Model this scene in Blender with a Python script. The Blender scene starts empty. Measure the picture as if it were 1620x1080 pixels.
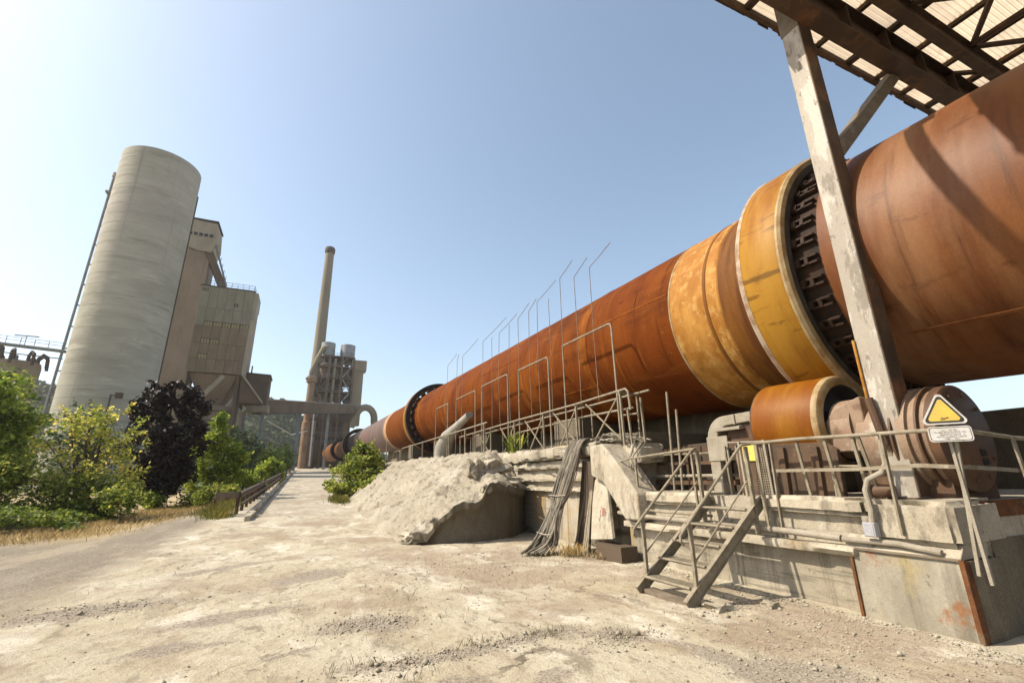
import bpy, bmesh, math, random
import numpy as np
from math import sin, cos, pi, radians, atan2, hypot, sqrt
from mathutils import Vector, Matrix, noise, Euler

random.seed(7); rng = np.random.default_rng(7)
scene = bpy.context.scene
COL = scene.collection

# ------------------------------------------------------------------ camera, sky, sun
cam_d = bpy.data.cameras.new('camera'); cam_o = bpy.data.objects.new('camera', cam_d); COL.objects.link(cam_o)
cam_d.lens = 16.0; cam_d.sensor_width = 36.0; cam_d.clip_start = 0.05; cam_d.clip_end = 4000
cam_o.matrix_world = Matrix(((0.91429528, -0.10597433, -0.39093937, 0.0),
                             (-0.40484386, -0.26975296, -0.87369033, 0.0),
                             (-0.01286831, 0.95708034, -0.28953691, 1.6),
                             (0, 0, 0, 1)))
scene.camera = cam_o

SUN_DIR = Vector((-0.95, 0.27, 1.0)).normalized()        # from the ground towards the sun
HAZE = .00024
SUN_EL = math.asin(SUN_DIR.z); SUN_ROT = atan2(SUN_DIR.x, SUN_DIR.y)
world = bpy.data.worlds.new('World'); scene.world = world; world.use_nodes = True
wn = world.node_tree; wn.nodes.clear()
w_out = wn.nodes.new('ShaderNodeOutputWorld'); w_bg = wn.nodes.new('ShaderNodeBackground'); w_sky = wn.nodes.new('ShaderNodeTexSky')
w_sky.sky_type = 'NISHITA'; w_sky.sun_disc = False
w_sky.sun_elevation = SUN_EL; w_sky.sun_rotation = SUN_ROT
w_sky.air_density = 1.0; w_sky.dust_density = 2.1; w_sky.ozone_density = 1.2; w_sky.altitude = 100
w_bg.inputs['Strength'].default_value = 0.15
w_hs = wn.nodes.new('ShaderNodeHueSaturation'); w_hs.inputs['Saturation'].default_value = 0.84; w_hs.inputs['Hue'].default_value = 0.49
wn.links.new(w_sky.outputs[0], w_hs.inputs['Color']); wn.links.new(w_hs.outputs[0], w_bg.inputs['Color']); wn.links.new(w_bg.outputs[0], w_out.inputs['Surface'])

sun_d = bpy.data.lights.new('sun', 'SUN'); sun_o = bpy.data.objects.new('sun', sun_d); COL.objects.link(sun_o)
sun_d.energy = 4.5; sun_d.angle = radians(0.53); sun_d.color = (1.0, 0.90, 0.74)
sun_o.rotation_euler = SUN_DIR.to_track_quat('Z', 'Y').to_euler(); sun_o.location = (-40, 12, 45)

scene.view_settings.view_transform = 'Standard'; scene.view_settings.look = 'None'
scene.view_settings.exposure = 0.68; scene.view_settings.gamma = 1.0; scene.view_settings.use_curve_mapping = False
scene.cycles.max_bounces = 6; scene.cycles.transparent_max_bounces = 8

# ------------------------------------------------------------------ materials
def nd(nt, t, **kw):
    n = nt.nodes.new(t)
    for k, v in kw.items(): setattr(n, k, v)
    return n
def lk(nt, a, b): nt.links.new(a, b)
def maprange(nt, sock, lo, hi, a=0.0, b=1.0):
    m = nd(nt, 'ShaderNodeMapRange'); m.clamp = True; m.interpolation_type = 'SMOOTHSTEP'
    m.inputs[1].default_value = lo; m.inputs[2].default_value = hi; m.inputs[3].default_value = a; m.inputs[4].default_value = b
    lk(nt, sock, m.inputs[0]); return m.outputs[0]
def mixc(nt, fac, a, b, mode='MIX'):
    m = nd(nt, 'ShaderNodeMix', data_type='RGBA', blend_type=mode)
    for s, v in ((m.inputs[0], fac), (m.inputs[6], a), (m.inputs[7], b)):
        if isinstance(v, (int, float)): s.default_value = v
        elif isinstance(v, (tuple, list)): s.default_value = (*v, 1)
        else: lk(nt, v, s)
    return m.outputs[2]
def math2(nt, op, a, b):
    m = nd(nt, 'ShaderNodeMath', operation=op)
    for s, v in ((m.inputs[0], a), (m.inputs[1], b)):
        if isinstance(v, (int, float)): s.default_value = v
        else: lk(nt, v, s)
    return m.outputs[0]
def coords(nt, shift=True):
    tc = nd(nt, 'ShaderNodeTexCoord')
    if not shift: return tc.outputs['Object']
    oi = nd(nt, 'ShaderNodeObjectInfo'); v = nd(nt, 'ShaderNodeVectorMath', operation='MULTIPLY_ADD')
    lk(nt, oi.outputs['Random'], v.inputs[0]); v.inputs[1].default_value = (31, 17, 23); lk(nt, tc.outputs['Object'], v.inputs[2])
    return v.outputs[0]
def noisef(nt, co, scale, det=6, st=(1, 1, 1), rough=0.6, dist=0.0):
    mp = nd(nt, 'ShaderNodeMapping'); mp.inputs['Scale'].default_value = st; lk(nt, co, mp.inputs[0])
    n = nd(nt, 'ShaderNodeTexNoise'); n.inputs['Scale'].default_value = scale; n.inputs['Detail'].default_value = det
    n.inputs['Roughness'].default_value = rough; n.inputs['Distortion'].default_value = dist
    lk(nt, mp.outputs[0], n.inputs['Vector']); return n.outputs['Fac']
MATS = {}
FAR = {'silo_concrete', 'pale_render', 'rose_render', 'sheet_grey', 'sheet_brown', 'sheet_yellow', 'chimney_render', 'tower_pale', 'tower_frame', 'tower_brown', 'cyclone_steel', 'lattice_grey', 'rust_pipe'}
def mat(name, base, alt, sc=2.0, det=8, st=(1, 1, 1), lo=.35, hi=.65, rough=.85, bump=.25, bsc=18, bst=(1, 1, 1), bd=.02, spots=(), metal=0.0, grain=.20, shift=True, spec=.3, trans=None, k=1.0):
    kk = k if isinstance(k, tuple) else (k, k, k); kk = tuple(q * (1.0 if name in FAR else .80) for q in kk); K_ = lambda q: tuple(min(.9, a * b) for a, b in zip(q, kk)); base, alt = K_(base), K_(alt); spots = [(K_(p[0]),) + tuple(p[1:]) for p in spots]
    m = bpy.data.materials.new(name); m.use_nodes = True; nt = m.node_tree; nt.nodes.clear()
    out = nd(nt, 'ShaderNodeOutputMaterial'); bs = nd(nt, 'ShaderNodeBsdfPrincipled')
    co = coords(nt, shift)
    c = mixc(nt, maprange(nt, noisef(nt, co, sc, det, st), lo, hi), base, alt)
    for (col, s2, st2, l2, h2, amt) in spots:
        f = math2(nt, 'MULTIPLY', maprange(nt, noisef(nt, co, s2, 8, st2, .65), l2, h2), amt)
        c = mixc(nt, f, c, col)
    if grain:
        g = maprange(nt, noisef(nt, co, bsc * 5.0, 5, bst), .3, .7, 1 - grain, 1 + grain)
        gm = nd(nt, 'ShaderNodeVectorMath', operation='SCALE'); lk(nt, c, gm.inputs[0]); lk(nt, g, gm.inputs['Scale']); c = gm.outputs[0]
    lk(nt, c, bs.inputs['Base Color'])
    bs.inputs['Roughness'].default_value = rough; bs.inputs['Metallic'].default_value = metal
    bs.inputs['Specular IOR Level'].default_value = spec
    if bump:
        b = nd(nt, 'ShaderNodeBump'); b.inputs['Strength'].default_value = bump; b.inputs['Distance'].default_value = bd
        lk(nt, noisef(nt, co, bsc, 8, bst, .65), b.inputs['Height']); lk(nt, b.outputs[0], bs.inputs['Normal'])
    if trans:
        tr = nd(nt, 'ShaderNodeBsdfTranslucent'); lk(nt, c, tr.inputs['Color'])
        ms = nd(nt, 'ShaderNodeMixShader'); ms.inputs[0].default_value = trans
        lk(nt, bs.outputs[0], ms.inputs[1]); lk(nt, tr.outputs[0], ms.inputs[2]); lk(nt, ms.outputs[0], out.inputs[0])
    else: lk(nt, bs.outputs[0], out.inputs[0])
    MATS[name] = m; return m
def leafmat(name, cols, trans=.35, rough=.55, k=1.0):
    cols = [(p, tuple(a * k for a in c)) for p, c in cols]
    m = bpy.data.materials.new(name); m.use_nodes = True; nt = m.node_tree; nt.nodes.clear()
    out = nd(nt, 'ShaderNodeOutputMaterial'); bs = nd(nt, 'ShaderNodeBsdfPrincipled'); bs.inputs['Roughness'].default_value = rough
    bs.inputs['Specular IOR Level'].default_value = .25
    ge = nd(nt, 'ShaderNodeNewGeometry'); co = coords(nt)
    r = nd(nt, 'ShaderNodeValToRGB'); els = r.color_ramp.elements
    while len(els) < len(cols): els.new(.5)
    for i, (p, c) in enumerate(cols): els[i].position = p; els[i].color = (*c, 1)
    nz = maprange(nt, noisef(nt, co, .9, 3), .3, .7, -.22, .22)
    lk(nt, math2(nt, 'ADD', ge.outputs['Random Per Island'], nz), r.inputs[0])
    lk(nt, r.outputs[0], bs.inputs['Base Color'])
    tr = nd(nt, 'ShaderNodeBsdfTranslucent'); lk(nt, r.outputs[0], tr.inputs['Color'])
    ms = nd(nt, 'ShaderNodeMixShader'); ms.inputs[0].default_value = trans
    lk(nt, bs.outputs[0], ms.inputs[1]); lk(nt, tr.outputs[0], ms.inputs[2]); lk(nt, ms.outputs[0], out.inputs[0])
    MATS[name] = m; return m

ring = (.35, 2.2, .35)      # streaks running round the kiln, whose long axis is local y
mat('rust_near', (.27, .108, .036), (.17, .058, .017), .9, 9, (.4, 1.5, .4), rough=.5, bump=.12, bsc=14, spec=.2, grain=.12,
    spots=[((.34, .19, .10), .45, (.35, 1.9, .35), .46, .70, .85), ((.055, .021, .010), 1.1, (.25, 3.2, .25), .55, .72, .8), ((.30, .105, .022), .7, (1, 1, 1), .54, .72, .8), ((.05, .02, .01), .5, (.5, .9, .5), .55, .72, .6), ((.11, .038, .014), 3.5, (1, .35, 1), .58, .70, .6), ((.38, .27, .21), 30, (1, 1, 1), .71, .75, .5)], k=(0.76, 0.71, 0.64))
mat('rust_orange', (.27, .085, .012), (.18, .048, .009), .7, 9, (.5, 1.4, .5), rough=.75, bump=.18, bsc=12, spec=.06,
    spots=[((.085, .024, .007), 1.0, (.3, 3.5, .3), .52, .70, .8), ((.42, .17, .03), .45, (.5, 1.3, .5), .50, .68, .8), ((.07, .022, .01), 4, (1, .6, 1), .57, .69, .6), ((.075, .022, .007), .6, (1, .2, 1), .53, .68, .65), ((.36, .20, .07), 7, (.8, 1.2, .8), .62, .70, .5), ((.30, .12, .03), 1.6, (2.2, .25, 2.2), .57, .68, .5)], k=(.68, .57, .40))
mat('rust_orange_far', (.33, .115, .018), (.22, .065, .012), .6, 9, (.5, 1.4, .5), rough=.75, bump=.1, bsc=8,
    spots=[((.12, .035, .01), 1.0, (.3, 3, .3), .55, .75, .6)], spec=0.06, k=(0.58, 0.5, 0.38))
mat('rust_brown', (.155, .06, .02), (.24, .105, .022), 1.3, 9, (.4, 2.2, .4), rough=.6, bump=.15, bsc=14,
    spots=[((.06, .024, .012), 2.0, (.3, 4, .3), .5, .72, .6), ((.38, .21, .05), 3.0, (.5, 2, .5), .58, .72, .6)], spec=0.1, k=(0.85, 0.8, 0.7))
mat('rust_dark', (.028, .018, .013), (.06, .03, .016), 3, 8, rough=.8, spots=[((.11, .045, .018), 4, (1, 1, 1), .55, .7, .6)], k=0.7)
mat('scraped_band', (.44, .245, .075), (.31, .145, .034), 2.2, 10, (.8, 1.3, .8), lo=.3, hi=.62, rough=.55, bump=.2, bsc=16,
    spots=[((.52, .36, .16), 4.5, (1, 1, 1), .5, .68, .7), ((.11, .05, .02), .8, (1, 1, 1), .52, .66, .65), ((.09, .04, .018), 9, (.5, 1.6, .5), .6, .7, .6), ((.24, .10, .025), .8, (1, 1, 1), .5, .7, .6)], spec=0.1, k=(1.05, 0.95, 0.74))
mat('ochre_steel', (.42, .215, .03), (.32, .14, .018), .9, 9, (.35, 2.6, .35), rough=.5, bump=.1, bsc=12, spec=.15, grain=.08,
    spots=[((.15, .062, .014), 1.2, (.3, 4.5, .3), .52, .68, .75), ((.50, .31, .075), .7, (.4, 2, .4), .47, .66, .7), ((.19, .068, .012), .8, (1, 1, 1), .52, .68, .7), ((.10, .05, .02), 5, (1, .3, 1), .59, .68, .65), ((.07, .035, .015), 1.6, (1.4, .12, 1.4), .62, .655, .6)], k=(0.82, 0.71, 0.4))
mat('ochre_roller', (.42, .19, .022), (.33, .12, .012), 1.6, 9, (.7, 2.2, .7), rough=0.5, bump=.1, bsc=14, spec=0.15, grain=.12,
    spots=[((.30, .085, .012), 1.3, (.5, 4.0, .5), .5, .7, .8), ((.50, .29, .06), 2.0, (.5, 1.5, .5), .56, .72, .6), ((.12, .055, .02), 5, (1, 1, 1), .64, .74, .5)], k=(0.6, 0.5, 0.28))
mat('worn_edge', (.50, .40, .25), (.34, .22, .10), 4, 8, rough=.5, bump=.1, k=(0.8, 0.75, 0.65))
mat('weld_dust', (.48, .39, .29), (.30, .19, .11), 5, 8, rough=.9, bump=.2)
mat('dark_face', (.075, .062, .05), (.045, .034, .027), 2.5, 8, rough=.7, spots=[((.14, .085, .045), 3, (1, 1, 1), .55, .72, .6)])
mat('pad_steel', (.065, .034, .02), (.12, .055, .026), 6, 8, rough=.75, k=0.38)
mat('grey_shell', (.20, .135, .115), (.13, .09, .08), .9, 9, (.4, 2, .4), rough=.7, bump=.1, bsc=8, spots=[((.36, .10, .075), .35, (1, 1, 1), .56, .66, .7), ((.07, .04, .03), 1.2, (.3, 3, .3), .56, .74, .6)], k=0.8)
mat('pale_shell', (.47, .31, .19), (.36, .20, .10), 1.5, 8, rough=.8)

mat('concrete', (.37, .325, .245), (.28, .245, .18), .7, 10, rough=.92, bump=.5, bsc=9, bd=.03, grain=.10,
    spots=[((.47, .42, .33), 1.3, (1, 1, .35), .45, .64, .8), ((.13, .11, .08), 2.4, (1.8, 1.8, .10), .51, .64, .7), ((.10, .085, .06), 1.1, (.6, .6, 2.4), .53, .64, .75), ((.40, .25, .09), .9, (1, 1, .5), .56, .66, .7), ((.12, .105, .085), 14, (1, 1, 1), .60, .68, .6), ((.15, .13, .10), 1.0, (.35, .35, 9), .56, .62, .6)])
mat('eroded', (.45, .395, .30), (.35, .30, .22), .9, 10, (1, .7, 1), rough=.95, bump=.9, bsc=4, bd=.10,
    spots=[((.53, .485, .40), 1.2, (1, .6, 1), .48, .68, .7), ((.19, .155, .11), 1.5, (1.8, .5, 1.2), .52, .64, .85), ((.15, .125, .09), 5, (1.2, .6, 1), .57, .66, .75), ((.30, .25, .175), .6, (1, .6, 1), .48, .66, .7)], k=(0.88, 0.885, 0.89))  # dark spots also paint the shade between the slope's ripples
mat('concrete_dusty', (.49, .43, .33), (.38, .33, .245), 1.1, 10, rough=.95, bump=.6, bsc=8, bd=.03, grain=.10,
    spots=[((.58, .525, .425), 2.2, (1, 1, 1), .47, .66, .75), ((.19, .16, .115), 2.0, (1.2, 1.2, .35), .53, .67, .8), ((.13, .11, .08), 4.5, (1, 1, .4), .55, .66, .6), ((.13, .11, .085), 13, (1, 1, 1), .61, .69, .55), ((.40, .27, .13), 1.1, (1, 1, .5), .58, .68, .5)], k=.95)
mat('concrete_dark', (.14, .125, .10), (.095, .083, .066), 1.4, 10, (1, 1, .5), rough=.93, bump=.4, bsc=8, spots=[((.22, .195, .15), 2.5, (1, 1, .4), .52, .72, .5)], k=(1.25, 1.18, 1.05))  # dark concrete; also puts shade into the cut and end faces
mat('rust_plate', (.31, .28, .215), (.24, .21, .155), .9, 10, rough=.8, bump=.3, bsc=10, grain=.09,
    spots=[((.41, .375, .295), 1.1, (1, 1, .4), .45, .64, .8), ((.14, .12, .085), 2.2, (1.6, 1.6, .12), .51, .66, .7), ((.25, .10, .035), 1.7, (1, 1, .8), .575, .66, .85), ((.40, .31, .13), 1.0, (1, 1, .6), .55, .66, .6), ((.10, .085, .06), 10, (1, 1, 1), .60, .68, .6), ((.17, .15, .12), .8, (.5, .5, .5), .50, .66, .5)])
mat('rust_edge', (.27, .10, .032), (.16, .06, .022), 5, 9, rough=.85, bump=.4, bsc=16, spots=[((.33, .24, .14), 6, (1, 1, 1), .52, .66, .7)], k=0.6)
mat('silo_concrete', (.355, .34, .295), (.275, .262, .222), .16, 9, (.6, .6, 1.6), rough=.92, bump=.15, bsc=2.2, bst=(.5, .5, 2), bd=.1, grain=.08,
    spots=[((.205, .192, .16), .30, (.3, .3, 2.6), .52, .68, .7), ((.43, .41, .35), .4, (.4, .4, 1.8), .54, .70, .7), ((.19, .175, .145), .55, (2.6, 2.6, .05), .58, .70, .6), ((.34, .30, .285), .05, (1, 1, 1), .45, .65, .6), ((.20, .19, .16), .9, (.12, .12, 7), .62, .68, .6), ((.18, .17, .15), 1.4, (1, 1, 1), .62, .72, .5)], k=(1.03, 1.02, .95))
mat('pale_render', (.32, .275, .21), (.26, .22, .17), .4, 8, (1, 1, .5), rough=.9, bump=.1, spots=[((.20, .17, .13), .7, (1.5, 1.5, .15), .55, .72, .6)], k=(1.05, 1.03, 0.95))
mat('rose_render', (.29, .215, .165), (.23, .17, .13), .35, 8, (1, 1, .5), rough=.9, bump=.1, spots=[((.17, .125, .10), .7, (1.5, 1.5, .12), .55, .72, .6)], k=(1.02, 1.03, 0.93))
mat('sheet_grey', (.25, .232, .195), (.20, .185, .155), .5, 8, (1, 1, .4), rough=.75, bump=.1, spots=[((.16, .145, .12), .8, (1.5, 1.5, .15), .55, .72, .5)], k=(1.35, 1.32, 1.15))
mat('sheet_brown', (.22, .18, .14), (.175, .14, .11), .5, 8, (1, 1, .4), rough=.75, bump=.1, spots=[((.14, .11, .085), .8, (1.5, 1.5, .15), .55, .72, .5)], k=(1.35, 1.28, 1.08))
mat('sheet_yellow', (.37, .315, .17), (.30, .25, .14), .5, 8, rough=.7, bump=.1)
mat('window_dark', (.03, .03, .03), (.05, .05, .048), .5, 4, rough=.3, bump=0)
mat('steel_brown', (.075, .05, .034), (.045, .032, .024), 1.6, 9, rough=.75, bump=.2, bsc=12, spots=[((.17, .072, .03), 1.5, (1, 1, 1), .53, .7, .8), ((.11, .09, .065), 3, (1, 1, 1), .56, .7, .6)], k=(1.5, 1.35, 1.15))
mat('painted_steel', (.56, .50, .415), (.46, .405, .33), 1.0, 9, (1, 1, .35), rough=.6, bump=.25, bsc=14, grain=.10,
    spots=[((.74, .69, .61), 3.2, (1, 1, .30), .52, .58, .7), ((.27, .23, .175), 3.2, (1, 1, .35), .565, .61, .75), ((.17, .135, .10), 9, (1, 1, .4), .60, .64, .7), ((.25, .12, .05), 2.0, (1, 1, .4), .64, .70, .6)], k=0.74)
mat('rail_steel', (.36, .315, .245), (.27, .23, .17), 6, 8, rough=.7, bump=.25, bsc=30, spots=[((.46, .41, .33), 7, (1, 1, 1), .5, .66, .6), ((.15, .09, .045), 6, (1, 1, 1), .58, .7, .6)], k=(0.8, 0.78, 0.72))
mat('rod_steel', (.20, .16, .12), (.28, .23, .17), 3, 6, rough=.7, bump=.1, spots=[((.13, .065, .03), 5, (1, 1, 1), .5, .66, .6)])
mat('dusty_pipe', (.43, .38, .30), (.33, .285, .215), 4, 8, rough=.85, bump=.3, bsc=20, k=0.82)
mat('machine_pink', (.40, .29, .215), (.31, .21, .15), 1.8, 9, rough=.7, bump=.2, bsc=16, spots=[((.50, .46, .41), 2.6, (1, 1, 1), .56, .64, .8), ((.16, .085, .05), 2.8, (1, 1, 1), .56, .68, .7), ((.46, .22, .18), 4, (1, 1, 1), .64, .7, .6)], k=(0.78, 0.76, 0.7))
mat('machine_brown', (.16, .095, .06), (.11, .062, .04), 1.8, 9, rough=.6, bump=.2, bsc=16, spots=[((.22, .10, .045), 2.4, (1, 1, 1), .52, .7, .7), ((.26, .20, .14), 6, (1, 1, 1), .6, .72, .5)], k=(0.78, 0.74, 0.66))
mat('roller_inside', (.05, .05, .055), (.085, .082, .08), 3, 8, rough=.5, bump=.15)
mat('duct_white', (.55, .52, .46), (.42, .39, .33), 1.2, 9, rough=.7, bump=.15, spots=[((.28, .23, .17), 2, (1, 1, 1), .56, .72, .6)], k=0.7)
mat('sign_white', (.72, .70, .66), (.62, .59, .54), 8, 6, rough=.5, bump=.05, grain=.06, spots=[((.42, .35, .26), 9, (1, 1, 1), .53, .66, .7)])
mat('sign_yellow', (.78, .56, .10), (.70, .50, .11), 8, 6, rough=.6, bump=.05, grain=.06, spots=[((.45, .37, .22), 10, (1, 1, 1), .52, .66, .7)])
mat('sign_black', (.04, .035, .035), (.07, .06, .055), 8, 4, rough=.5, bump=0)
mat('sign_red', (.32, .08, .05), (.28, .07, .05), 8, 4, rough=.5, bump=0)
mat('graffiti_red', (.45, .15, .12), (.50, .26, .20), 12, 6, rough=.8, bump=0)
mat('box_grey', (.40, .40, .42), (.34, .34, .36), 9, 6, rough=.6, bump=.1)
mat('cable_grey', (.155, .135, .105), (.23, .20, .155), 5, 6, rough=.75, bump=.1, spots=[((.09, .07, .05), 4, (1, 1, 1), .52, .7, .6)])
mat('cable_pale', (.38, .34, .27), (.29, .255, .195), 5, 6, rough=.75, bump=.1)
mat('bark', (.12, .09, .06), (.07, .052, .035), 6, 8, (1, 1, .3), rough=.95, bump=.5)
mat('roof_sheet', (.52, .42, .30), (.40, .32, .23), .9, 8, rough=.6, bump=.05, grain=.08, spots=[((.22, .18, .14), 1.2, (1, 1, 1), .58, .72, .6)], trans=0.85, k=1.5)
mat('silver_sheet', (.34, .34, .33), (.26, .26, .25), .6, 6, rough=.45, bump=.05, metal=.35)
mat('tower_brown', (.20, .15, .115), (.14, .105, .082), .25, 8, rough=.85, bump=.1, k=(0.68, 0.6, 0.5))
mat('tower_frame', (.235, .19, .15), (.17, .135, .105), .25, 8, rough=.85, bump=.1, k=(0.6, 0.52, 0.43))
mat('tower_pale', (.40, .35, .275), (.33, .285, .22), .22, 8, (1, 1, .4), rough=.85, bump=.1, k=(0.6, 0.57, 0.49))
mat('tower_dark', (.07, .06, .052), (.105, .088, .074), .3, 6, rough=.85, bump=.1, k=(1.0, 0.85, 0.68))
mat('cyclone_steel', (.26, .22, .18), (.19, .155, .125), .3, 8, (1, 1, .4), rough=.7, bump=.1, k=(0.78, 0.68, 0.55))
mat('chimney_render', (.43, .36, .265), (.36, .30, .22), .2, 8, (1, 1, .4), rough=.9, bump=.1, spots=[((.27, .225, .165), .25, (1, 1, .2), .55, .72, .5)], k=(0.52, 0.52, 0.49))
mat('rust_pipe', (.30, .19, .12), (.38, .30, .22), .3, 8, (1, 1, .4), rough=.75, bump=.1, spots=[((.25, .11, .05), .35, (1, 1, .6), .5, .66, .7)], k=(0.66, 0.6, 0.52))
mat('lattice_grey', (.22, .23, .22), (.17, .175, .17), .5, 5, rough=.6, bump=0)
mat('beam_weathered', (.26, .215, .16), (.185, .145, .105), 2.0, 8, rough=.8, bump=.2, spots=[((.16, .085, .045), 1.5, (1, 1, 1), .52, .68, .6), ((.36, .31, .24), 2, (1, 1, 1), .55, .7, .6)], k=(0.85, 0.84, 0.82))
mat('stone_pale', (.46, .41, .32), (.33, .285, .21), 5, 8, rough=.95, bump=.5, bsc=20)
leafmat('leaf_green', [(0, (.024, .042, .008)), (.45, (.062, .088, .012)), (1, (.15, .165, .024))], 0.5, k=2.7)
leafmat('leaf_bright', [(0, (.040, .066, .008)), (.5, (.095, .125, .014)), (1, (.21, .22, .03))], 0.5, k=2.5)
leafmat('leaf_yellow', [(0, (.06, .08, .014)), (.45, (.13, .145, .022)), (.8, (.24, .21, .05)), (1, (.34, .25, .05))], 0.5, k=2.9)
leafmat('leaf_purple', [(0, (.008, .007, .006)), (.5, (.019, .013, .011)), (1, (.05, .03, .02))], .15, .45, k=1.15)
leafmat('leaf_dark', [(0, (.015, .03, .010)), (.5, (.03, .055, .014)), (1, (.06, .09, .022))], .3, k=1.3)
leafmat('leaf_hill', [(0, (.026, .042, .018)), (.5, (.045, .066, .026)), (1, (.08, .10, .038))], .2, .8, k=1.25)
leafmat('leaf_bush', [(0, (.028, .045, .007)), (.45, (.075, .095, .013)), (.8, (.17, .18, .03)), (1, (.25, .23, .05))], 0.5, k=2.3)
leafmat('leaf_bramble', [(0, (.025, .04, .007)), (.5, (.06, .085, .012)), (1, (.14, .15, .028))], 0.5, k=2.2)
leafmat('grass_dry', [(0, (.34, .25, .11)), (.5, (.52, .38, .17)), (1, (.64, .50, .26))], .3, .8)
leafmat('grass_green', [(0, (.08, .10, .02)), (.5, (.17, .17, .035)), (1, (.30, .24, .07))], .35, .8)
leafmat('weed_grey', [(0, (.16, .135, .07)), (.5, (.23, .19, .10)), (1, (.16, .17, .06))], .3, .8)

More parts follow.
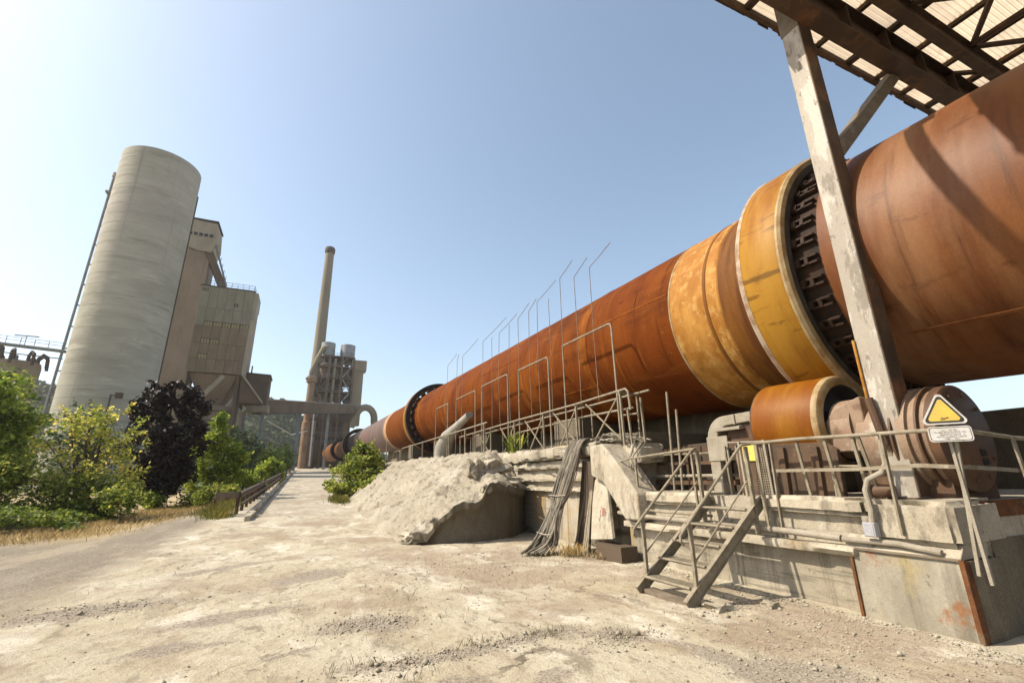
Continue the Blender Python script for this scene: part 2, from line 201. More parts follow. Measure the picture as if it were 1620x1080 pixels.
# ------------------------------------------------------------------ mesh helpers
def tag(o, label=None, cat=None, group=None, kind=None):
    if label: o['label'] = label
    if cat: o['category'] = cat
    if group: o['group'] = group
    if kind: o['kind'] = kind
    return o
def thing(name, label, cat, loc=(0, 0, 0), group=None, rot=(0, 0, 0)):
    o = bpy.data.objects.new(name, None); COL.objects.link(o); o.location = loc; o.rotation_euler = rot
    o.empty_display_size = .2
    return tag(o, label, cat, group)
def dup(root, loc, label=None, rot=None):
    r = root.copy(); COL.objects.link(r); r.location = loc
    if rot is not None: r.rotation_euler = rot
    if label: r['label'] = label
    def rec(a, b):
        for ch in list(a.children):
            c = ch.copy(); COL.objects.link(c); c.parent = b; rec(ch, c)
    rec(root, r); return r
V3 = Vector
class MB:
    def __init__(s): s.v = []; s.f = []
    def add(s, vs, fs):
        o = len(s.v); s.v += [tuple(p) for p in vs]; s.f += [tuple(i + o for i in f) for f in fs]; return s
    def obox(s, c, a, b, d):
        c, a, b, d = V3(c), V3(a), V3(b), V3(d)
        vs = [c + a * i + b * j + d * k for k in (-1, 1) for j in (-1, 1) for i in (-1, 1)]
        fs = [(0, 2, 3, 1), (4, 5, 7, 6), (0, 1, 5, 4), (2, 6, 7, 3), (0, 4, 6, 2), (1, 3, 7, 5)]
        if a.cross(b).dot(d) < 0: fs = [f[::-1] for f in fs]
        return s.add(vs, fs)
    def box(s, x0, x1, y0, y1, z0, z1):
        return s.obox(((x0 + x1) / 2, (y0 + y1) / 2, (z0 + z1) / 2), ((x1 - x0) / 2, 0, 0), (0, (y1 - y0) / 2, 0), (0, 0, (z1 - z0) / 2))
    def bar(s, p, q, w, h, up=(0, 0, 1)):
        p, q = V3(p), V3(q); d = (q - p).normalized(); u = V3(up)
        if abs(d.dot(u)) > .98: u = V3((0, 1, 0))
        sx = d.cross(u).normalized(); uz = sx.cross(d)
        return s.obox((p + q) / 2, sx * w / 2, (q - p) / 2, uz * h / 2)
    def ibeam(s, p, q, w, h, t=.03, up=(0, 0, 1)):
        p, q = V3(p), V3(q); u = V3(up); o = u * (h / 2 - t / 2)
        s.bar(p + o, q + o, w, t, up); s.bar(p - o, q - o, w, t, up); return s.bar(p, q, t, h - 2 * t, up)
    def tube(s, pts, r, n=8, caps=True):
        pts = [V3(p) for p in pts]; m = len(pts); rs = r if isinstance(r, (list, tuple)) else [r] * m
        d0 = (pts[1] - pts[0]).normalized(); u = V3((0, 0, 1)) if abs(d0.z) < .9 else V3((1, 0, 0))
        a = d0.cross(u).normalized(); o = len(s.v); vs = []
        for i in range(m):
            d = ((pts[min(i + 1, m - 1)] - pts[max(i - 1, 0)])).normalized()
            a = (a - d * a.dot(d)).normalized(); b = d.cross(a)
            for k in range(n):
                t = 2 * pi * k / n; vs.append(pts[i] + (a * cos(t) + b * sin(t)) * rs[i])
        fs = [(i * n + k, i * n + (k + 1) % n, (i + 1) * n + (k + 1) % n, (i + 1) * n + k) for i in range(m - 1) for k in range(n)]
        if caps: fs += [tuple(range(n))[::-1], tuple(range((m - 1) * n, m * n))]
        return s.add(vs, fs)
    def lathe(s, prof, c=(0, 0, 0), axis='z', n=32, closed=False, a0=0.0, a1=2 * pi):
        full = abs(a1 - a0 - 2 * pi) < 1e-6; c = V3(c); vs = []; m = len(prof); k = n if full else n + 1
        for j in range(k):
            t = a0 + (a1 - a0) * j / n
            for r, h in prof:
                if axis == 'z': vs.append(c + V3((r * cos(t), r * sin(t), h)))
                elif axis == 'y': vs.append(c + V3((r * sin(t), h, r * cos(t))))
                else: vs.append(c + V3((h, r * cos(t), r * sin(t))))
        fs = []
        for j in range(n):
            j2 = (j + 1) % k
            for i in range(m if closed else m - 1):
                i2 = (i + 1) % m; fs.append((j * m + i, j2 * m + i, j2 * m + i2, j * m + i2))
        return s.add(vs, fs)
    def prism(s, pts, lo, hi, axis='x'):
        m = len(pts)
        def P(a, b, h): return {'x': (h, a, b), 'y': (a, h, b), 'z': (a, b, h)}[axis]
        vs = [P(a, b, lo) for a, b in pts] + [P(a, b, hi) for a, b in pts]
        fs = [tuple(range(m))[::-1], tuple(range(m, 2 * m))] + [(i, (i + 1) % m, m + (i + 1) % m, m + i) for i in range(m)]
        return s.add(vs, fs)
    def build(s, name, m, parent=None, bevel=0.0, smooth=True, ang=35, local=False, label=None, fixn=True):
        me = bpy.data.meshes.new(name)
        off = V3((0, 0, 0))
        if parent is not None and not local:
            p = parent
            while p is not None: off += V3(p.location); p = p.parent
        vs = [(x - off.x, y - off.y, z - off.z) for x, y, z in s.v]
        me.from_pydata(vs, [], s.f); me.update()
        if fixn:
            bm = bmesh.new(); bm.from_mesh(me); bmesh.ops.recalc_face_normals(bm, faces=bm.faces); bm.to_mesh(me); bm.free()
        if smooth:
            me.polygons.foreach_set('use_smooth', [True] * len(me.polygons)); me.set_sharp_from_angle(angle=radians(ang))
        me.materials.append(MATS[m] if isinstance(m, str) else m)
        o = bpy.data.objects.new(name, me); COL.objects.link(o); o.parent = parent
        if bevel:
            b = o.modifiers.new('bevel', 'BEVEL'); b.width = bevel; b.segments = 2; b.limit_method = 'ANGLE'; b.angle_limit = radians(40)
        if label: o['label'] = label
        return o
def np_mesh(name, verts, quads, m, parent=None, smooth=False):
    me = bpy.data.meshes.new(name); nv, nq = len(verts), len(quads); k = quads.shape[1]
    me.vertices.add(nv); me.vertices.foreach_set('co', np.asarray(verts, np.float32).ravel())
    me.loops.add(nq * k); me.loops.foreach_set('vertex_index', np.asarray(quads, np.int32).ravel())
    me.polygons.add(nq); me.polygons.foreach_set('loop_start', np.arange(0, nq * k, k, dtype=np.int32))
    me.update(calc_edges=True)
    if smooth: me.polygons.foreach_set('use_smooth', [True] * nq)
    me.materials.append(MATS[m] if isinstance(m, str) else m)
    o = bpy.data.objects.new(name, me); COL.objects.link(o); o.parent = parent; return o
def fbm(x, y, z=0.0, o=4): return noise.fractal(V3((x, y, z)), 1.0, 2.0, o)
def rough_box(x0, x1, y0, y1, z0, z1, step, amp, seed=0, fr=1.2, chip=0.0):
    """a concrete block as a subdivided box with worn, uneven faces"""
    bm = bmesh.new(); bmesh.ops.create_cube(bm, size=1)
    d = (x1 - x0, y1 - y0, z1 - z0)
    for ax in range(3):
        n = max(1, int(d[ax] / step)); n = min(n, 160)
        for i in range(1, n):
            p = [0, 0, 0]; p[ax] = -.5 + i / n; nn = [0, 0, 0]; nn[ax] = 1
            bmesh.ops.bisect_plane(bm, geom=bm.verts[:] + bm.edges[:] + bm.faces[:], plane_co=p, plane_no=nn)
    mb = MB(); bm.verts.ensure_lookup_table()
    for v in bm.verts:
        p = V3((x0 + (v.co.x + .5) * d[0], y0 + (v.co.y + .5) * d[1], z0 + (v.co.z + .5) * d[2]))
        nv = V3(noise.noise_vector((p + V3((seed, seed * 2, 0))) * fr)) * amp + V3(noise.noise_vector((p + V3((0, seed, 9))) * fr * 4)) * amp * .35
        edge = sum(1 for k in range(3) if abs(abs(v.co[k]) - .5) < 1e-4)
        if edge >= 2 and chip:
            cdir = V3(((x0 + x1) / 2 - p.x, (y0 + y1) / 2 - p.y, (z0 + z1) / 2 - p.z))
            for k in range(3):
                if abs(abs(v.co[k]) - .5) < 1e-4: p[k] += math.copysign(chip * (.35 + max(0, fbm(p.x * 2.2 + seed, p.y * 2.2, p.z * 2.2) * 1.6)), cdir[k])
        mb.v.append(tuple(p + nv))
    mb.f = [tuple(v.index for v in f.verts) for f in bm.faces]; bm.free(); return mb
def leaves(pts, size, up=.5, seed=1, flat=1.0):
    """one folded four-cornered leaf per point, as numpy arrays"""
    r = np.random.default_rng(seed); n = len(pts)
    nrm = r.normal(size=(n, 3)); nrm[:, 2] = np.abs(nrm[:, 2]) + up; nrm /= np.linalg.norm(nrm, axis=1)[:, None]
    t = r.normal(size=(n, 3)); t -= nrm * (t * nrm).sum(1)[:, None]; t /= np.linalg.norm(t, axis=1)[:, None]
    b = np.cross(nrm, t); s = size * (.35 + 1.15 * r.random(n) ** 1.4)[:, None]
    v = np.stack([pts - t * s * .5, pts + b * s * .30 * flat + nrm * s * .08, pts + t * s * .5, pts - b * s * .30 * flat + nrm * s * .08], 1).reshape(-1, 3)
    return v, np.arange(n * 4).reshape(-1, 4)
def sstep(a, b, x):
    t = min(1.0, max(0.0, (x - a) / (b - a))); return t * t * (3 - 2 * t)

# ------------------------------------------------------------------ ground
def gz_np(x, y):
    r = .0367 * 3 * np.logaddexp(0, (np.minimum(y, 235) - 17) / 3)
    t = np.clip((x + 6.5) / 3.6, 0, 1); t = t * t * (3 - 2 * t)
    return r * t + .30 * r * (1 - t) - .10 * (1 - t) * np.clip((y - 6) / 8, 0, 1)
def gz(x, y): return float(gz_np(np.float64(x), np.float64(y)))
xs = np.concatenate([[-950, -600, -400, -200, -120, -80, -50, -35, -25], np.arange(-20, -6, .5), np.arange(-6, 7.2, .09), np.arange(7.5, 14, .5), [16, 20, 30, 50, 100, 250, 600, 950]])
ys = np.concatenate([[-300, -60, -20, -6, -2], np.arange(0, 2, .4), np.arange(2, 14, .085), np.arange(14, 30, .25), np.arange(30, 60, 1.0), np.arange(60, 240, 6.0), [260, 320, 500, 900, 1250]])
GX, GY = np.meshgrid(xs, ys); GZ = gz_np(GX, GY)
for j in range(GX.shape[0]):
    for i in range(GX.shape[1]):
        x, y = GX[j, i], GY[j, i]
        if -20 < x < 8 and 0 < y < 60:
            GZ[j, i] += .035 * fbm(x * .5, y * .5) + .010 * fbm(x * 2.4, y * 2.4, 3.1) + .005 * noise.noise(V3((x * 9, y * 9, 5)))
ny, nx = GX.shape
q = (np.arange(ny - 1)[:, None] * nx + np.arange(nx - 1)[None, :]).ravel()
gm = bpy.data.materials.new('ground'); gm.use_nodes = True; nt = gm.node_tree; nt.nodes.clear(); MATS['ground'] = gm
out = nd(nt, 'ShaderNodeOutputMaterial'); bs = nd(nt, 'ShaderNodeBsdfPrincipled'); bs.inputs['Roughness'].default_value = .95; bs.inputs['Specular IOR Level'].default_value = .15
co = coords(nt, False)
wz = nd(nt, 'ShaderNodeTexNoise'); wz.inputs['Scale'].default_value = 1.3; wz.inputs['Detail'].default_value = 7; wz.inputs['Roughness'].default_value = .68; lk(nt, co, wz.inputs['Vector'])
wsub = nd(nt, 'ShaderNodeVectorMath', operation='SUBTRACT'); lk(nt, wz.outputs['Color'], wsub.inputs[0]); wsub.inputs[1].default_value = (.5, .5, .5)
wmad = nd(nt, 'ShaderNodeVectorMath', operation='MULTIPLY_ADD'); lk(nt, wsub.outputs[0], wmad.inputs[0]); wmad.inputs[1].default_value = (1.1, 1.1, 0); lk(nt, co, wmad.inputs[2])
wco = wmad.outputs[0]
def blob(cx, cy, rx, ry, rot=0.0, soft=.55):
    mp = nd(nt, 'ShaderNodeMapping', vector_type='TEXTURE'); mp.inputs['Location'].default_value = (cx, cy, 0); mp.inputs['Rotation'].default_value = (0, 0, rot); mp.inputs['Scale'].default_value = (rx, ry, 1e3)
    lk(nt, wco, mp.inputs[0]); ln = nd(nt, 'ShaderNodeVectorMath', operation='LENGTH'); lk(nt, mp.outputs[0], ln.inputs[0])
    return maprange(nt, ln.outputs['Value'], 1 - soft * .5, 1 + soft * .5, 1, 0)
def blobs(lst):
    a = blob(*lst[0])
    for b in lst[1:]: a = math2(nt, 'MAXIMUM', a, blob(*b))
    return a
N = lambda sc, st=(1, 1, 1), d=8, r=.62, c=None: noisef(nt, c if c else co, sc, d, st, r)
cream = mixc(nt, maprange(nt, N(.55, c=wco), .36, .64), (.42, .365, .275), (.50, .455, .37))
cream = mixc(nt, math2(nt, 'MULTIPLY', maprange(nt, N(1.1, (1.4, .45, 1), c=wco), .51, .64), .78), cream, (.65, .61, .54))
cream = mixc(nt, math2(nt, 'MULTIPLY', maprange(nt, N(.8, (1.5, .5, 1), c=wco), .50, .68), .8), cream, (.30, .235, .165))
cream = mixc(nt, math2(nt, 'MULTIPLY', maprange(nt, N(2.2, (1.6, .35, 1), c=wco), .53, .66), .75), cream, (.24, .205, .16))
cream = mixc(nt, math2(nt, 'MULTIPLY', maprange(nt, N(4.5, (1.3, .7, 1)), .55, .67), .65), cream, (.27, .225, .17))
cream = mixc(nt, math2(nt, 'MULTIPLY', maprange(nt, N(13, (1.2, .8, 1)), .57, .68), .6), cream, (.22, .18, .135))
cream = mixc(nt, math2(nt, 'MULTIPLY', maprange(nt, N(.40, c=wco), .50, .62), .75), cream, (.30, .235, .18))
vo = nd(nt, 'ShaderNodeTexVoronoi', feature='DISTANCE_TO_EDGE'); vo.inputs['Scale'].default_value = .55; lk(nt, wco, vo.inputs['Vector'])
crack = math2(nt, 'MULTIPLY', maprange(nt, vo.outputs['Distance'], .004, .016, 1, 0), maprange(nt, N(.7), .50, .62))
cream = mixc(nt, math2(nt, 'MULTIPLY', crack, .75), cream, (.10, .08, .06))
gravel = mixc(nt, maprange(nt, N(38, d=4), .38, .62), (.145, .118, .095), (.36, .305, .24))
gravel = mixc(nt, math2(nt, 'MULTIPLY', maprange(nt, N(1.5), .45, .65), .5), gravel, (.27, .235, .19))
brown = mixc(nt, maprange(nt, N(30, d=4), .36, .64), (.215, .165, .12), (.375, .305, .23))
track = mixc(nt, maprange(nt, N(26, d=4), .38, .62), (.185, .16, .13), (.33, .29, .235))
track = mixc(nt, math2(nt, 'MULTIPLY', maprange(nt, N(.6, (1, .4, 1)), .45, .65), .6), track, (.40, .365, .31))
cs_ = nd(nt, 'ShaderNodeVectorMath', operation='MULTIPLY'); lk(nt, cream, cs_.inputs[0]); cs_.inputs[1].default_value = (.885, .875, .82); c = cs_.outputs[0]
mb_ = blobs([(3.3, 9.6, 1.9, 1.5, .5), (2.2, 11.6, 1.1, 1.3), (4.9, 8.6, 1.5, 1.0), (5.6, 7.2, .6, 1.0), (4.95, 3.3, .75, .8, .3), (5.0, 2.2, 1.3, .7), (3.0, 7.4, 1.1, .4, .3), (5.7, 4.3, .5, .7)])
c = mixc(nt, math2(nt, 'MULTIPLY', mb_, math2(nt, 'MULTIPLY', maprange(nt, N(1.7), .38, .60), .85)), c, brown)
mg_ = blobs([(.92, 6.25, .50, .34, .1), (-2.35, 8.45, 1.1, .33, .35), (-.6, 7.25, .8, .22, .35), (1.25, 4.82, .75, .13, .03), (2.35, 4.95, .62, .12, -.05), (3.25, 4.55, .55, .15, -.6), (3.66, 3.7, .16, .6), (3.9, 3.0, .5, .5), (2.32, 4.54, .13, .08), (2.66, 4.38, .15, .08), (1.45, 4.22, .26, .12), (2.05, 3.92, .25, .14), (.09, 5.5, .25, .09), (-1.0, 6.2, .5, .1, .2), (-1.2, 11.2, .9, .25, .5), (.3, 9.6, .7, .3, .5)])
c = mixc(nt, math2(nt, 'MULTIPLY', mg_, .82), c, gravel)
sx = nd(nt, 'ShaderNodeSeparateXYZ'); lk(nt, wco, sx.inputs[0])
left = math2(nt, 'MULTIPLY', maprange(nt, sx.outputs[0], -3.7, -2.7, 1, 0), maprange(nt, sx.outputs[1], 7.9, 8.6))
ts_ = nd(nt, 'ShaderNodeVectorMath', operation='MULTIPLY'); lk(nt, track, ts_.inputs[0]); ts_.inputs[1].default_value = (.76, .735, .68); c = mixc(nt, left, c, ts_.outputs[0])
rampm = math2(nt, 'MULTIPLY', maprange(nt, sx.outputs[1], 15, 30), math2(nt, 'MULTIPLY', maprange(nt, sx.outputs[0], -2.6, -2.2), .35)); c = mixc(nt, rampm, c, (.30, .27, .225))
soil = mixc(nt, maprange(nt, N(.9, c=wco), .4, .6), (.40, .30, .165), (.27, .21, .115))
c = mixc(nt, math2(nt, 'MULTIPLY', maprange(nt, sx.outputs[0], -6.2, -4.4, 1, 0), maprange(nt, sx.outputs[1], 17, 23)), c, soil)
sy = nd(nt, 'ShaderNodeSeparateXYZ'); lk(nt, co, sy.inputs[0])
tb_ = math2(nt, 'MULTIPLY', math2(nt, 'MULTIPLY', left, maprange(nt, N(.5, (1.5, .4, 1), c=wco), .48, .62)), .5); c = mixc(nt, tb_, c, (.36, .30, .21))
far = math2(nt, 'MULTIPLY', maprange(nt, sy.outputs[1], 60, 120), maprange(nt, sy.outputs[0], -7, -5, 1, 0))
c = mixc(nt, far, c, (.07, .09, .04))
fine = maprange(nt, N(110, d=3), .3, .7, .80, 1.2)
fs = nd(nt, 'ShaderNodeVectorMath', operation='SCALE'); lk(nt, c, fs.inputs[0]); lk(nt, fine, fs.inputs['Scale'])
speck = maprange(nt, N(55, d=2), .70, .74); c2 = mixc(nt, math2(nt, 'MULTIPLY', speck, .6), fs.outputs[0], (.13, .10, .075))
lk(nt, c2, bs.inputs['Base Color'])
b1 = nd(nt, 'ShaderNodeBump'); b1.inputs['Strength'].default_value = .9; b1.inputs['Distance'].default_value = .05; lk(nt, N(5, d=10, r=.7), b1.inputs['Height'])
b2 = nd(nt, 'ShaderNodeBump'); b2.inputs['Strength'].default_value = .55; b2.inputs['Distance'].default_value = .012; lk(nt, N(60, d=4), b2.inputs['Height']); lk(nt, b1.outputs[0], b2.inputs['Normal'])
lk(nt, b2.outputs[0], bs.inputs['Normal']); lk(nt, bs.outputs[0], out.inputs[0])
ground = np_mesh('ground', np.stack([GX, GY, GZ], -1).reshape(-1, 3), np.stack([q, q + 1, q + nx + 1, q + nx], 1), 'ground', smooth=True); tag(ground, 'dusty cream concrete yard and ramp with grey gravel patches', kind='structure')

# hills with woodland behind the plant
hx = np.linspace(-420, 330, 90); hy = np.linspace(330, 640, 30); HX, HY = np.meshgrid(hx, hy)
def hill_h(x, y):
    a = 50 * np.exp(-((x + 42) / 72) ** 2) + 66 * np.exp(-((x + 200) / 110) ** 2) + 16 * np.exp(-((x - 150) / 130) ** 2)
    return np.maximum(0, a) * np.clip((y - 330) / 70, 0, 1) ** .7
HZ = hill_h(HX, HY) + np.array([[7 * fbm(x * .02, y * .02) for x in hx] for y in hy]) * np.clip((HY - 330) / 70, 0, 1) + 2
q = (np.arange(len(hy) - 1)[:, None] * len(hx) + np.arange(len(hx) - 1)[None, :]).ravel()
hill = np_mesh('hill', np.stack([HX, HY, HZ], -1).reshape(-1, 3), np.stack([q, q + 1, q + len(hx) + 1, q + len(hx)], 1), 'leaf_hill', smooth=True)
tag(hill, 'low wooded hill behind the plant', kind='structure')
px_ = rng.uniform(-260, 160, 5200); py_ = 332 + 90 * rng.uniform(0, 1, 5200)
lo = []
for x, y in zip(px_, py_):
    h = float(hill_h(np.float64(x), np.float64(y))) + 7 * fbm(x * .02, y * .02) * min(1, (y - 330) / 70) + 2
    r = rng.uniform(2.5, 5.0); d = rng.normal(size=(9, 3)); d /= np.linalg.norm(d, axis=1)[:, None]; d[:, 2] = np.abs(d[:, 2])
    lo.append(np.array([x, y, h]) + d * r)
v, f = leaves(np.concatenate(lo), 2.6, .4, 3, 1.6)
tag(np_mesh('forest', v, f, 'leaf_hill'), 'wooded hillside behind the plant', kind='stuff')

# ------------------------------------------------------------------ eroded embankment beside the kiln, cut off at its near end
EMB_TOP = [(2.4, 0.0), (2.75, .05), (3.1, .42), (3.5, .80), (4.0, 1.12), (4.5, 1.24), (4.72, 1.56), (5.1, 1.60), (5.55, 1.62), (5.75, 1.45), (6.6, 1.45)]
def emb_front(x): return 12.15 + .55 * ((x - 4.2) / 1.4) ** 2 * (1 if x > 4.2 else 1.25)
def emb_z(x, y):
    yf = emb_front(x); g = gz(x, y)
    fx = 2.55 + .9 * sstep(24, 46, y); t = max(0.0, min(1.0, (x - fx) / (6.0 - fx)))
    full = g + (2.5 + .018 * (y - 14) - g) * (t ** .8 * .75 + .25 * t * t * (3 - 2 * t))
    near = np.interp(x, [p[0] for p in EMB_TOP], [p[1] for p in EMB_TOP])
    k = sstep(.25, 2.6, y - yf); z = near * (1 - k) + full * k
    if t <= 0: z = g - .06
    yy_ = y * .9 + x * .5; n = fbm(x * 1.1, y * .8, 7.7, 5) * .09 - .05 * (1 - abs(noise.noise(V3((x * 1.3 + .4 * y, yy_ * 1.5, 5.5))))) ** 4 - .04 * (1 - abs(noise.noise(V3((x * 3.1, yy_ * 3.3, 1.5))))) ** 5 + .12 + abs(noise.noise(V3((x * 2.1 + y * .9, y * 1.1 - x * .6, 2)))) * -.20 + .05 * noise.noise(V3((x * 6, y * 6, 0))) - .11 * max(0, noise.noise(V3((x * 3.7 - y * 1.4, y * 3 + x, 6))) - .12)
    n -= .05 * max(0, 1 - 5 * abs(noise.noise(V3((x * 1.9 + y * .35, y * .55, 8.8))))) + .035 * max(0, 1 - 6 * abs(noise.noise(V3((x * 3.4 - y * .5, y * 1.1, 3.8)))))
    d_ = y - yf; rim = max(0.0, 1 - max(0.0, d_) / .45)
    z -= .20 * rim ** 1.6 * (.7 + .9 * noise.noise(V3((x * 2.6, 1.5, 4)))) * min(1, t * 6) * sstep(.12, .5, near); n += rim * (.07 * fbm(x * 4.2, y * 4.2, 2.2) + .05 * abs(noise.noise(V3((x * 7, y * 7, 1)))))
    return z + n * min(1, t * 5) * min(1, .35 + (y - yf) * .8)
ex = np.linspace(2.3, 6.6, 110); ev = np.linspace(0, 1, 210) ** 2.0
vs = []; 
for vv in ev:
    for x in ex:
        yf = emb_front(x) + .16 * fbm(x * 1.6, 1.0) + .035 * fbm(x * 6, 4.0); y = yf + vv * (47 - yf); vs.append((x, y, emb_z(x, y)))
nx = len(ex); qs = [(j * nx + i, j * nx + i + 1, (j + 1) * nx + i + 1, (j + 1) * nx + i) for j in range(len(ev) - 1) for i in range(nx - 1)]
emb = thing('embankment', 'eroded pale concrete embankment with a dark cut end beside the kiln wall', 'embankment', (4, 13, 0))
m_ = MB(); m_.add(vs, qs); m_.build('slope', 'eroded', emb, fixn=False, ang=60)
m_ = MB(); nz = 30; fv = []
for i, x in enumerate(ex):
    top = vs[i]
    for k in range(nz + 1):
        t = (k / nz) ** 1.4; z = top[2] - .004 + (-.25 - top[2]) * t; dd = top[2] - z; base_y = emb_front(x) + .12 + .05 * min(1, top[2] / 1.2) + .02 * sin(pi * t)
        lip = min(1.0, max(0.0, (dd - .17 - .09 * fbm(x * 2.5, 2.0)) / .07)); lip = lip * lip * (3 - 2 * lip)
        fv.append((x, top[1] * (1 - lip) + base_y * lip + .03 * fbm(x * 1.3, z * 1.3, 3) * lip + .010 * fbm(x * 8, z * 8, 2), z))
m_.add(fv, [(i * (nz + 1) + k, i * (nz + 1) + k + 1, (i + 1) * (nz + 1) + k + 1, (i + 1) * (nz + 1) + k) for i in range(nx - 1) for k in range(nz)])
m_.build('cut_face', 'concrete_dark', emb, fixn=False, ang=60)  # coloured darker than the slope to stand for its shade
def lump(c, r, seed, sq):
    bm = bmesh.new(); bmesh.ops.create_icosphere(bm, subdivisions=3, radius=1); mb = MB()
    for v in bm.verts:
        d = v.co.normalized(); k = 1 + .5 * fbm(d.x * 1.3 + seed, d.y * 1.3, d.z * 1.3, 3); w = V3([max(-.7, min(.7, a)) for a in d]) * 1.2 * k
        mb.v.append((c[0] + w.x * r * sq[0], c[1] + w.y * r * sq[1], c[2] + w.z * r * sq[2]))
    mb.f = [tuple(v.index for v in f.verts) for f in bm.faces]; bm.free(); return mb
for k, (x, r, sq) in enumerate([(2.98, .17, (1.4, .8, .6)), (3.35, .12, (1.6, .8, .6)), (4.66, .14, (1, .8, .8))]):
    y = emb_front(x) + .10; lump((x, y, emb_z(x, y + .05) - .05), r, k * 3.7, sq).build('edge_lump', 'eroded', emb, ang=30)
def rock(name, label, c, r, m='concrete_dusty', seed=0, cat='rubble', sq=(1, 1, .7), group=None, n=3):
    bm = bmesh.new(); bmesh.ops.create_icosphere(bm, subdivisions=n, radius=1)
    mb = MB()
    for v in bm.verts:
        d = v.co.normalized(); k = 1 + .55 * fbm(d.x * 1.1 + seed, d.y * 1.1, d.z * 1.1, 3) + .16 * noise.noise(d * 5 + V3((seed, 0, 0)))
        w = V3([max(-.72, min(.72, a)) for a in d]) * 1.15 * k
        mb.v.append((c[0] + w.x * r * sq[0], c[1] + w.y * r * sq[1], c[2] + w.z * r * sq[2]))
    mb.f = [tuple(v.index for v in f.verts) for f in bm.faces]; bm.free()
    o = mb.build(name, m, None, smooth=True, ang=30); return tag(o, label, cat, group)
rock('concrete_block', 'squarish concrete lump standing on the crest of the cut embankment', (4.80, 13.6, 1.92), .34, 'concrete', 4, sq=(.8, .9, .95))
rock('concrete_lump', 'long broken concrete lump lying against the wall top above the cut face', (5.45, 13.9, 1.98), .5, 'concrete_dusty', 9, sq=(1.0, 1.0, .42))
rock('concrete_lump', 'low flat rubble lump on the wall ledge right of the cut embankment', (5.75, 13.3, 1.55), .33, 'concrete_dusty', 14, sq=(1.1, 1.1, .42))
rock('concrete_lump', 'rounded rubble lump at the lower left toe of the cut embankment', (2.95, 13.15, .10), .30, 'concrete_dusty', 21, sq=(1.2, .8, .6))
rock('stone', 'pale broken stone beside the lower end of the stair', (4.98, 4.84, .03), .13, 'stone_pale', 3, 'stone', sq=(1.3, .9, .5))
rock('stone', 'small pale stone lying on the ground just below the wall right of the stair', (5.62, 4.62, .03), .08, 'stone_pale', 6, 'stone', sq=(1.3, 1, .6))
# gravel lying on the grey patches
gp = []
for (cx, cy, rx, ry, n) in [(.92, 6.25, .55, .4, 900), (-2.4, 8.5, 1.2, .5, 900), (1.25, 4.82, .8, .2, 700), (2.35, 4.95, .7, .2, 600), (3.25, 4.5, .6, .3, 600), (4.2, 3.2, 1.0, .8, 1100), (5.2, 3.9, .8, .9, 800), (3.4, 9.3, 2.2, 1.6, 1500), (5.6, 4.9, .7, .5, 700), (6.0, 8.9, .8, 1.0, 900), (2.0, 7.0, 4.5, 3.5, 1300), (5.9, 2.6, .6, .3, 400), (6.1, 3.6, .25, 1.2, 900), (6.15, 5.2, .2, .9, 600), (6.15, 7.2, .22, 1.2, 700), (4.9, 4.95, .5, .3, 300)]:
    a = rng.normal(size=(n, 2)) * .55; gp.append(np.stack([cx + a[:, 0] * rx, cy + a[:, 1] * ry, rng.gamma(2.0, .0026, n) + .002], 1))
gp = np.concatenate(gp); gp[::37, 2] *= 2.6; gp[::211, 2] *= 2.2; gp = gp[(gp[:, 0] < 6.22) & (gp[:, 1] > 2.2)]
base = np.array([(1, 0, 0), (-1, 0, 0), (0, 1, 0), (0, -1, 0), (0, 0, .7), (0, 0, -.5)]); tri = np.array([(0, 2, 4), (2, 1, 4), (1, 3, 4), (3, 0, 4), (2, 0, 5), (1, 2, 5), (3, 1, 5), (0, 3, 5)])
n = len(gp); jit = rng.uniform(.6, 1.35, (n, 6, 1)); rt = rng.uniform(0, 6.28, n); R_ = np.stack([np.cos(rt), -np.sin(rt), 0 * rt, np.sin(rt), np.cos(rt), 0 * rt, 0 * rt, 0 * rt, 1 + 0 * rt], 1).reshape(n, 3, 3)
gzv = gz_np(gp[:, 0], gp[:, 1]) + np.array([.035 * fbm(x * .5, y * .5) + .010 * fbm(x * 2.4, y * 2.4, 3.1) for x, y in gp[:, :2]])
cen = np.stack([gp[:, 0], gp[:, 1], gzv + gp[:, 2] * .25], 1)
v = (np.einsum('nij,nkj->nki', R_, base[None] * jit) * gp[:, 2][:, None, None] + cen[:, None, :]).reshape(-1, 3)
tag(np_mesh('gravel', v, (np.arange(n)[:, None, None] * 6 + tri[None]).reshape(-1, 3), 'stone_pale'), 'loose gravel scattered over the yard', kind='stuff')

